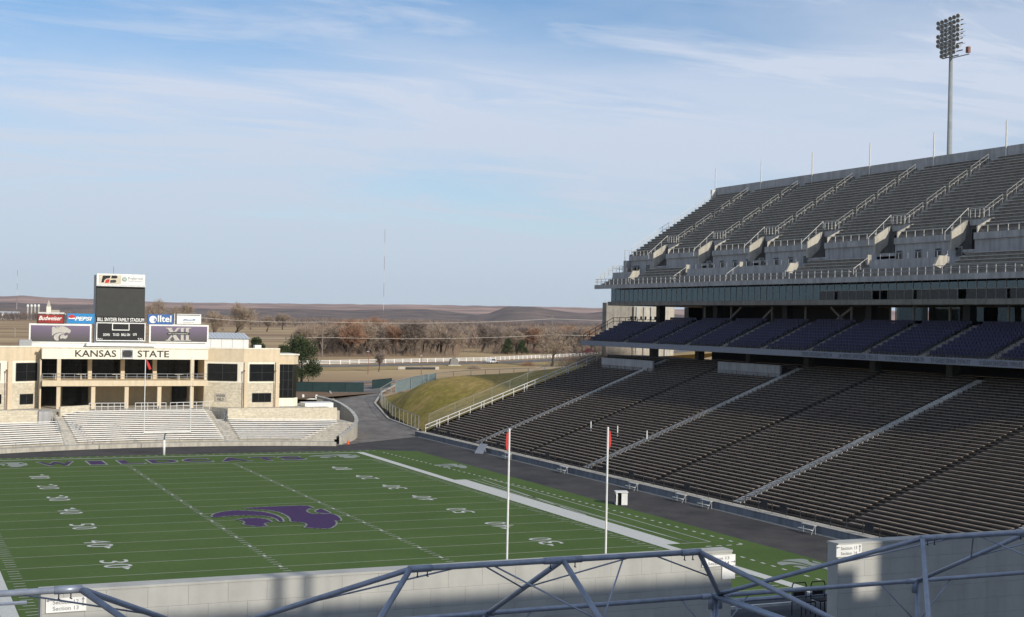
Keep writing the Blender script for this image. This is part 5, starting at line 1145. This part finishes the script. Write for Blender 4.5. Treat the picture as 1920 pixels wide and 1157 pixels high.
def juniper(px, py, ytop, wpx, z, label, seed):
    p = at(px, py, 'z', z); dep = float(np.dot(p-CAM, _F)); h = (py-ytop)/FPX*dep; w = wpx/FPX*dep/2; rnd = random.Random(seed)
    t = thing('juniper_tree', label, 'tree', p); tk = MB(); tk.tube((0, 0, -.3), (0, 0, h*.8), h*.03, h*.008, 7); mb = MB(); lobes = []
    for k in range(46):
        f = rnd.uniform(.08, 1); rad = w*(.95*(1-f)**.55+.12)*rnd.uniform(.5, 1.02); a = rnd.uniform(0, 6.28)
        c_ = Vector((math.cos(a)*rad, math.sin(a)*rad, h*(.06+.86*f))); lobes.append((c_, w*rnd.uniform(.2, .36)))
        tk.tube((0, 0, max(.2, c_.z-h*.1)), c_, h*.008, h*.003, 4)
    for c_, r in lobes:
        for j in range(230):
            d = Vector((rnd.gauss(0, 1), rnd.gauss(0, 1), rnd.gauss(0, .8))); d.normalize(); q = c_+d*r*rnd.uniform(.35, 1.08); u = (d+Vector((rnd.gauss(0, .5), rnd.gauss(0, .5), rnd.gauss(.3, .5)))).normalized()
            s_ = u.orthogonal().normalized(); s_.rotate(Matrix.Rotation(rnd.uniform(0, 3.14), 3, u)); s_ *= h*.009; mb.face(q-s_, q+s_, q+u*h*rnd.uniform(.022, .045))
    me1 = tk.mesh('trunk', 'bark'); me2 = mb.mesh('crown', 'juniper')
    for n_, me in (('trunk', me1), ('crown', me2)): o = bpy.data.objects.new(n_, me); link(o, t)
    return t
juniper(565, 727, 628, 88, 3.0, 'large dark green juniper behind the right flank of the end building', 3)
juniper(535, 722, 640, 50, 3.0, 'dark green juniper partly hidden behind the building corner, left of the large one', 9)
juniper(480, 700, 632, 40, 3.0, 'small juniper top showing over the roof right of the white hall', 5)
juniper(952, 665, 634, 22, 3.0, 'dark evergreen left of two in the roadside row', 12); juniper(978, 665, 637, 24, 3.0, 'dark evergreen right of two in the roadside row', 14)

# ================================================================== poles, wires, masts
def pole_px(px, py, ytop, label, z=3.0):
    p = at(px, py, 'z', z); dep = float(np.dot(p-CAM, _F)); h = (py-ytop)/FPX*dep; t = thing('utility_pole', label, 'utility pole', p, 'utility poles')
    obj('shaft', MB().tube(p, p+np.array((0, 0, h)), .2, .13, 7), 'wood_pole', t)
    for k in (.94, .72): obj('cross_arm', MB().beam(p+np.array((-1.1, 0, h*k)), p+np.array((1.1, 0, h*k)), .12, .14), 'wood_pole', t)
    return Vector(p), h
pa_, ha = pole_px(604, 672, 596, 'brown utility pole behind the fence, left of the russet trees'); pb_, hb = pole_px(1034, 668, 590, 'brown utility pole behind the round-headed tree near the stand')
def wire(a, b, sag, label):
    a = Vector(a); b = Vector(b); mb = MB(); n = 14
    P = [a.lerp(b, i/n)-Vector((0, 0, sag*4*(i/n)*(1-i/n))) for i in range(n+1)]; mb.path(P, .075, 4); tag(obj('power_line', mb, 'silver'), label, 'wire', 'power lines')
lft_ = Vector(at(330, 604, 'y', pa_.y-10)); rgt_ = Vector(at(1500, 600, 'y', pb_.y+30))
for k, nm in ((.90, 'upper'), (.52, 'lower')):
    A = pa_+Vector((0, 0, ha*k)); Bq = pb_+Vector((0, 0, hb*k)); wire(A, Bq, 1.0, nm+' power line strung between the two utility poles')
    wire((lft_.x, lft_.y, A.z+1.5*k), A, .8, nm+' power line running left from the left utility pole behind the building'); wire(Bq, (rgt_.x, rgt_.y, Bq.z+1), .8, nm+' power line running right from the right pole towards the stand')
for px, ytop, ybot, D, lab in ((722, 430, 590, 3200, 'tall thin red and white radio mast in the middle distance'), (33, 506, 558, 3600, 'thin red and white radio mast on the hill at far left')):
    d = _F+_R*(px-960)/FPX; p = CAM+d*D; top_ = at(px, ytop, 'y', p[1]); bot = at(px, ybot, 'y', p[1]); t = thing('radio_mast', lab, 'mast', (top_[0], top_[1], min(3, bot[2])))
    H = top_[2]; z0 = 3.0; n = 7
    for i in range(n): a = z0+(H-z0)*i/n; b = z0+(H-z0)*(i+1)/n; obj('mast_section', MB().tube((top_[0], top_[1], a), (top_[0], top_[1], b), .42, n=5), 'rust' if i % 2 == 0 else 'steel_white', t)

# ================================================================== far buildings
def house(px, py, wpx, hpx, m, label, roof='roof_metal', z=3.0, gable=.35, D=None, grp=None, name='distant_building', along=True):
    p = at(px, py, 'z', z) if D is None else CAM+(_F+_R*(px-960)/FPX)*D; p = np.array((p[0], p[1], z)); dep = float(np.dot(p-CAM, _F)); w = wpx/FPX*dep; h = hpx/FPX*dep; l = max(w*.7, 5)
    t = thing(name, label, 'building', p, grp); x0, x1, y0, y1 = p[0]-w/2, p[0]+w/2, p[1], p[1]+l
    obj('wall', B(x0, x1, y0, y1, z-12, z+h*(1-gable)), m, t); rz = z+h
    mb = MB(); e = .15*w*.2; mb.prism([(x0-e, y0-.3, z+h*(1-gable)+.01), (x0-e, y1+.3, z+h*(1-gable)+.01), (x0-e, (y0+y1)/2, rz)], (w+2*e, 0, 0)); obj('roof', mb, roof, t)
    n = max(1, int(w/6))
    for i in range(n): c_ = x0+w*(i+.5)/n; obj('window', B(c_-.6, c_+.6, y0-.05, y0-.01, z+h*.2, z+h*.45), 'glass_dark', t)
    return t
wh = thing('white_hall', 'white metal hall with a pale ribbed roof behind the end building', 'building', (40, 190, 3))
a = at(385, 652, 'y', 190); b = at(466, 652, 'y', 190); zt = at(430, 635, 'y', 190)[2]; zp = at(430, 624, 'y', 196)[2]
obj('wall', B(a[0], b[0], 190, 202, 3, zt), 'white', wh); obj('roof', MB().prism([(a[0]-.3, 189.6, zt+.01), (a[0]-.3, 202.4, zt+.01), (a[0]-.3, 196, zp)], (b[0]-a[0]+.6, 0, 0)), 'roof_metal', wh)
for i in range(12): x = a[0]+(b[0]-a[0])*(i+.5)/12; obj('roof_rib', MB().beam((x, 189.7, zt+.08), (x, 196, zp+.06), .12, .08), 'roof_metal', wh)
for i in range(4): x = a[0]+(b[0]-a[0])*(i+.5)/4; obj('wall_rib', B(x-.05, x+.05, 189.93, 189.98, 3, zt), 'roof_metal', wh)
for i, (px, py, w, h, m_, lab) in enumerate(((937, 607, 9, 7, 'white', 'tiny white farm building, tallest of the group in the valley right of the lone tree'), (866, 607, 5, 3, 'white', 'tiny white building at the left of the valley group'), (955, 608, 4, 3, 'white', 'tiny white building right of the tallest valley building'), (972, 608, 5, 3, 'white', 'tiny white building at the right of the valley group'), (886, 608, 8, 3, 'roof_tan', 'tiny tan building between white ones in the valley'), (557, 600, 9, 5, 'white', 'tiny white church in the fields behind the pale cottonwood'), (740, 613, 6, 5, 'white', 'tiny white shed glimpsed among the bare trees'))):
    house(px, py, w, h, m_, lab)
for i, (px, py, w, h, lab) in enumerate(((700, 583.5, 5, 2.4, 'tiny white house low on the hill right of the radio mast'), (795, 582.5, 7, 2.2, 'long tiny white house on the hill above the russet trees'))): house(px, py, w*.7, h*.7, 'white', lab, D=4100, z=20)
house(12, 599, 46, 15, 'white', 'long low white building at the far left edge below the hill', gable=.3); house(385, 601, 16, 6, 'roof_tan', 'low tan building right of the rightmost advertising box', gable=.4)
gp = []
for i, px in enumerate((51.5, 58.5, 65, 72)):
    p = at(px, 599, 'z', 3.0); D = float(np.dot(p-CAM, _F)); r = 1.7/FPX*D; h = 28.5/FPX*D; t = thing('grain_silo', 'slim silo with a white domed cap at far left, '+('first', 'second', 'third', 'fourth')[i]+' from the left', 'silo', p, 'row of silos')
    obj('shaft', MB().tube(p, p+np.array((0, 0, h*.86)), r*.9, n=10), 'silver', t); obj('dome', MB().tube(p+np.array((0, 0, h*.84)), p+np.array((0, 0, h*.94)), r*1.35, r*1.3, 10).tube(p+np.array((0, 0, h*.94)), p+np.array((0, 0, h)), r*1.3, r*.5, 10), 'white', t)
p = at(91, 599, 'z', 3.0); D = float(np.dot(p-CAM, _F)); u = D/FPX; t = thing('church', 'small cream church with a pointed spire left of the scoreboard', 'church', p)
obj('tower', MB().box(p[0]-4*u, p[0]+4*u, p[1], p[1]+8*u, 2, 3+24*u), 'cream', t); obj('spire', MB().prism([(p[0]-4*u, p[1], 3+24*u), (p[0]+4*u, p[1], 3+24*u), (p[0], p[1]+4*u, 3+37*u)], (0, .1, 0)).tube((p[0], p[1]+4*u, 3+23*u), (p[0], p[1]+4*u, 3+37*u), 4.6*u, .2, 4), 'concrete_warm', t); obj('nave', MB().box(p[0]+4*u, p[0]+20*u, p[1]+u, p[1]+9*u, 2, 3+13*u), 'cream', t); obj('nave_roof', MB().prism([(p[0]+4*u, p[1]+.5*u, 3+13*u), (p[0]+4*u, p[1]+9.5*u, 3+13*u), (p[0]+4*u, p[1]+5*u, 3+18*u)], (16*u, 0, 0)), 'roof_tan', t)

# ================================================================== roadside things
def vehicle(px, py, L_, W_, H_, m_, label, name, rz, z=3.07):
    p = at(px, py, 'z', z); t = thing(name, label, 'car' if name == 'car' else 'truck', p); t.rotation_euler = (0, 0, rz)
    def part(nm, mb, m): o = obj(nm, mb, m); o.parent = t; o.location = (0, 0, 0); return o
    h1 = H_*.55
    part('body', MB().prism([(-L_/2, -W_/2, .3), (L_/2, -W_/2, .3), (L_/2, -W_/2, h1*.85), (L_*.28, -W_/2, h1), (-L_*.42, -W_/2, h1), (-L_/2, -W_/2, h1*.9)], (0, W_, 0)), m_)
    part('cabin', MB().prism([(-L_*.40, -W_*.45, h1+.005), (L_*.22, -W_*.45, h1+.005), (L_*.08, -W_*.45, H_), (-L_*.30, -W_*.45, H_)], (0, W_*.9, 0)), m_)
    part('side_window', MB().prism([(-L_*.34, -W_*.455, h1+.08), (L_*.16, -W_*.455, h1+.08), (L_*.06, -W_*.455, H_-.1), (-L_*.28, -W_*.455, H_-.1)], (0, -.02, 0)), 'car_glass')
    for sx_ in (-1, 1):
        for sy_ in (-1, 1): part('wheel', MB().tube((sx_*L_*.31, sy_*W_*.5, .33), (sx_*L_*.31, sy_*W_*.5-sy_*.22, .33), .33, n=12), 'rubber')
    for sy_ in (-1, 1): part('headlight', B(L_/2, L_/2+.03, sy_*W_*.34-.15, sy_*W_*.34+.15, h1*.6, h1*.8), 'white')
vehicle(923, 681, 4.9, 1.8, 1.5, 'car_white', 'white car on the road before the white fence', 'car', RAD(30)); vehicle(1105, 664, 6.2, 2.2, 2.6, 'car_red', 'dark red pickup at the right end of the road by the stand', 'truck', RAD(40))
p = at(852, 686, 'z', 3.0); t = thing('stone_marker', 'grey gabled stone marker beside the road above the mound', 'marker', p); u = float(np.dot(p-CAM, _F))/FPX
obj('block', MB().prism([(p[0]-9*u, p[1], 3), (p[0]+9*u, p[1], 3), (p[0]+8*u, p[1], 3+11*u), (p[0]+2*u, p[1], 3+15*u), (p[0]-7*u, p[1], 3+13*u)], (0, 1.2, 0)), 'stone_grey', t); obj('base', B(p[0]-13*u, p[0]+13*u, p[1]-.4, p[1]+1.6, 2.9, 3+2*u), 'concrete_warm', t)
p = at(788, 693, 'z', 3.0); u = float(np.dot(p-CAM, _F))/FPX; t = thing('low_wall', 'low pale retaining wall with a dark plate between lawn and road', 'wall', p)
obj('wall', B(p[0]-44*u, p[0]+38*u, p[1]+.1, p[1]+.5, 2.9, 3+5.5*u), 'concrete_warm', t); obj('plate', B(p[0]-29*u, p[0]+30*u, p[1]-.1, p[1]+.09, 3.1, 3+4.6*u), 'steel_dark', t)
for i, (px, py, yt) in enumerate(((690, 702, 660), (790, 702, 668), (28, 632, 616))):
    p = at(px, py, 'z', 3.0); u = float(np.dot(p-CAM, _F))/FPX; t = thing('lamp_post', 'thin street lamp post '+('on the lawn left of the small slim tree', 'on the lawn right of the small slim tree', 'in the field left of the scoreboard')[i], 'lamp post', p, 'street lamp posts'); obj('pole', MB().tube(p, p+np.array((0, 0, (py-yt)*u)), .11, .07, 6), 'rust' if i < 2 else 'silver', t); obj('head', B(p[0]-.5, p[0]+.2, p[1]-.15, p[1]+.15, 3+(py-yt)*u, 3.2+(py-yt)*u), 'steel_grey', t)

# ================================================================== far woods and hills
rnd = random.Random(5)
mat('wood_near', (.30, .225, .175), .98, (.20, .16, .13), .03, 8, spec=.03)
def wood_band(name, rows, m, hmin, hmax, label):
    mb = MB()
    for (xa, ya, xb, yb, n, jit) in rows:
        for i in range(n):
            t = rnd.random(); p = at(xa+(xb-xa)*t, ya+(yb-ya)*t+rnd.uniform(0, jit), 'z', 3.0)
            h = rnd.uniform(hmin, hmax); w = h*rnd.uniform(.45, .8); c_ = Vector(p)
            for k in range(40):
                a = rnd.uniform(0, 6.28); f = rnd.random()**.7; q = c_+Vector((math.cos(a)*w*.5*(1.2-f)*rnd.random(), math.sin(a)*w*.5*(1.2-f)*rnd.random(), h*f*.55)); l = h*rnd.uniform(.25, .45); s_ = Vector((rnd.gauss(0, 1), rnd.gauss(0, 1), 0)).normalized()*h*.016
                d = Vector((rnd.gauss(0, .45), rnd.gauss(0, .45), 1)).normalized(); mb.face(q-s_, q+s_, q+d*l+s_*.4, q+d*l-s_*.4)
    tag(obj(name, mb, m, fix=False), label, 'wood', kind='stuff')
wood_band('far_wood', [(560, 640, 1180, 640, 420, 6), (600, 652, 1180, 650, 200, 4), (560, 630, 1180, 628, 420, 4), (560, 622, 1180, 620, 420, 3)], 'wood_near', 6, 11, 'brown bare thicket filling the valley behind the roadside trees')
wood_band('far_wood', [(-40, 600, 180, 600, 260, 1.5), (260, 602, 660, 606, 520, 3), (640, 606, 1160, 610, 700, 3), (420, 611, 640, 613, 160, 1.5), (600, 612, 1180, 616, 520, 3)], 'wood_far', 9, 15, 'grey-brown belt of bare woods across the valley')
wood_band('far_wood', [(-40, 592, 180, 594, 260, 2), (300, 596, 1160, 604, 900, 2)], 'wood_far', 12, 20, 'distant brown woods at the foot of the hills')
def ridge(name, prof, D, depth, m, amp=6, seed=1, base=0):
    r = random.Random(seed); mb = MB(); n = 0; xs_ = np.arange(prof[0][0], prof[-1][0]+1, 6.0); K = 7
    for x in xs_:
        yt = float(np.interp(x, [p[0] for p in prof], [p[1] for p in prof])); dr = _F*np.array((1, 1, 0))+_R*np.array((1, 1, 0))*(x-960)/FPX
        top_z = at(x, yt, 'y', CAM[1]+dr[1]*D)[2]
        for k in range(K):
            f = k/(K-2); dd = D-depth*(1-f) if k < K-1 else D+depth*.6
            z = base+(top_z-base)*(math.sin(min(f, 1)*math.pi/2)**1.3) if k < K-1 else base
            if 0 < k < K-1: z += amp*(math.sin(x*.021*(k+1)+seed)+.6*math.sin(x*.057+k*2.1)+.4*math.sin(x*.13+k))*(.5 if k == K-2 else 1)*min(1, f*1.5)*.5
            p = CAM+dr*dd; mb.v.append((p[0], p[1], z))
    for i in range(len(xs_)-1):
        for k in range(K-1): a = i*K+k; mb.f.append((a, a+K, a+K+1, a+1))
    return tag(obj(name, mb, m, smooth=True), kind='structure')
ridge('hills', [(-900, 545), (-400, 552), (-60, 557), (0, 556), (40, 554), (90, 558), (150, 560), (270, 565), (320, 567), (400, 568), (500, 569), (600, 570), (700, 571), (800, 571.5), (900, 573.5), (1000, 575), (1100, 577), (1250, 580), (1600, 582), (2300, 590)], 6800, 2600, 'hill', 2.2, 2)
ridge('hills', [(-700, 590), (-300, 568), (-60, 568), (0, 566), (60, 569), (120, 571), (200, 572), (300, 577), (420, 580), (480, 578), (560, 579), (640, 582), (720, 580), (800, 579.5), (840, 584), (890, 590), (960, 600)], 4600, 900, 'hill_wood', 2.5, 4)
ridge('hills', [(820, 603), (880, 593), (915, 588), (935, 581), (950, 575.5), (970, 574), (1000, 575.5), (1030, 580), (1057, 584), (1100, 588), (1130, 584), (1180, 583), (1260, 588), (1350, 600)], 4300, 800, 'hill_wood', 1.2, 7)

p_ = (86, 100, 9.0)
for i, (x, y, z, w, h) in enumerate(((79, 91, 10.0, 9, 7.0), (86, 96, 9.4, 9, 7.5))):
    r_ = random.Random(90+i); mb = MB()
    for k in range(3200):
        q = Vector((r_.gauss(0, w*.4), r_.gauss(0, w*.3), 0)); u = Vector((r_.gauss(0, .4), r_.gauss(0, .4), 1)).normalized(); l = h*r_.uniform(.35, 1)*math.exp(-(q.length/w)**2); s_ = u.orthogonal().normalized()*.02; mb.face(q-s_, q+s_, q+u*l)
    o = obj('brush_thicket', mb, 'twig_tan', fix=False); o.location = (x, y, z); tag(o, ('brown leafless brush behind the left end of the club deck, nearer clump', 'brown leafless brush behind the left end of the club deck, farther clump')[i], 'bush', 'brush behind the club deck')

# ================================================================== haze
hm = bpy.data.materials.new('haze_air'); hm.use_nodes = True; t = hm.node_tree; t.nodes.remove(t.nodes['Principled BSDF'])
pv = t.nodes.new('ShaderNodeVolumePrincipled'); pv.inputs['Color'].default_value = (.74, .86, 1, 1); pv.inputs['Density'].default_value = 2.4e-5; pv.inputs['Anisotropy'].default_value = .2
t.links.new(pv.outputs[0], t.nodes['Material Output'].inputs['Volume'])
hz = B(-9600, 9600, -6500, 9700, -2, 260); o = obj('haze', hz, hm); tag(o, 'thin winter haze over the valley', 'haze', kind='stuff')
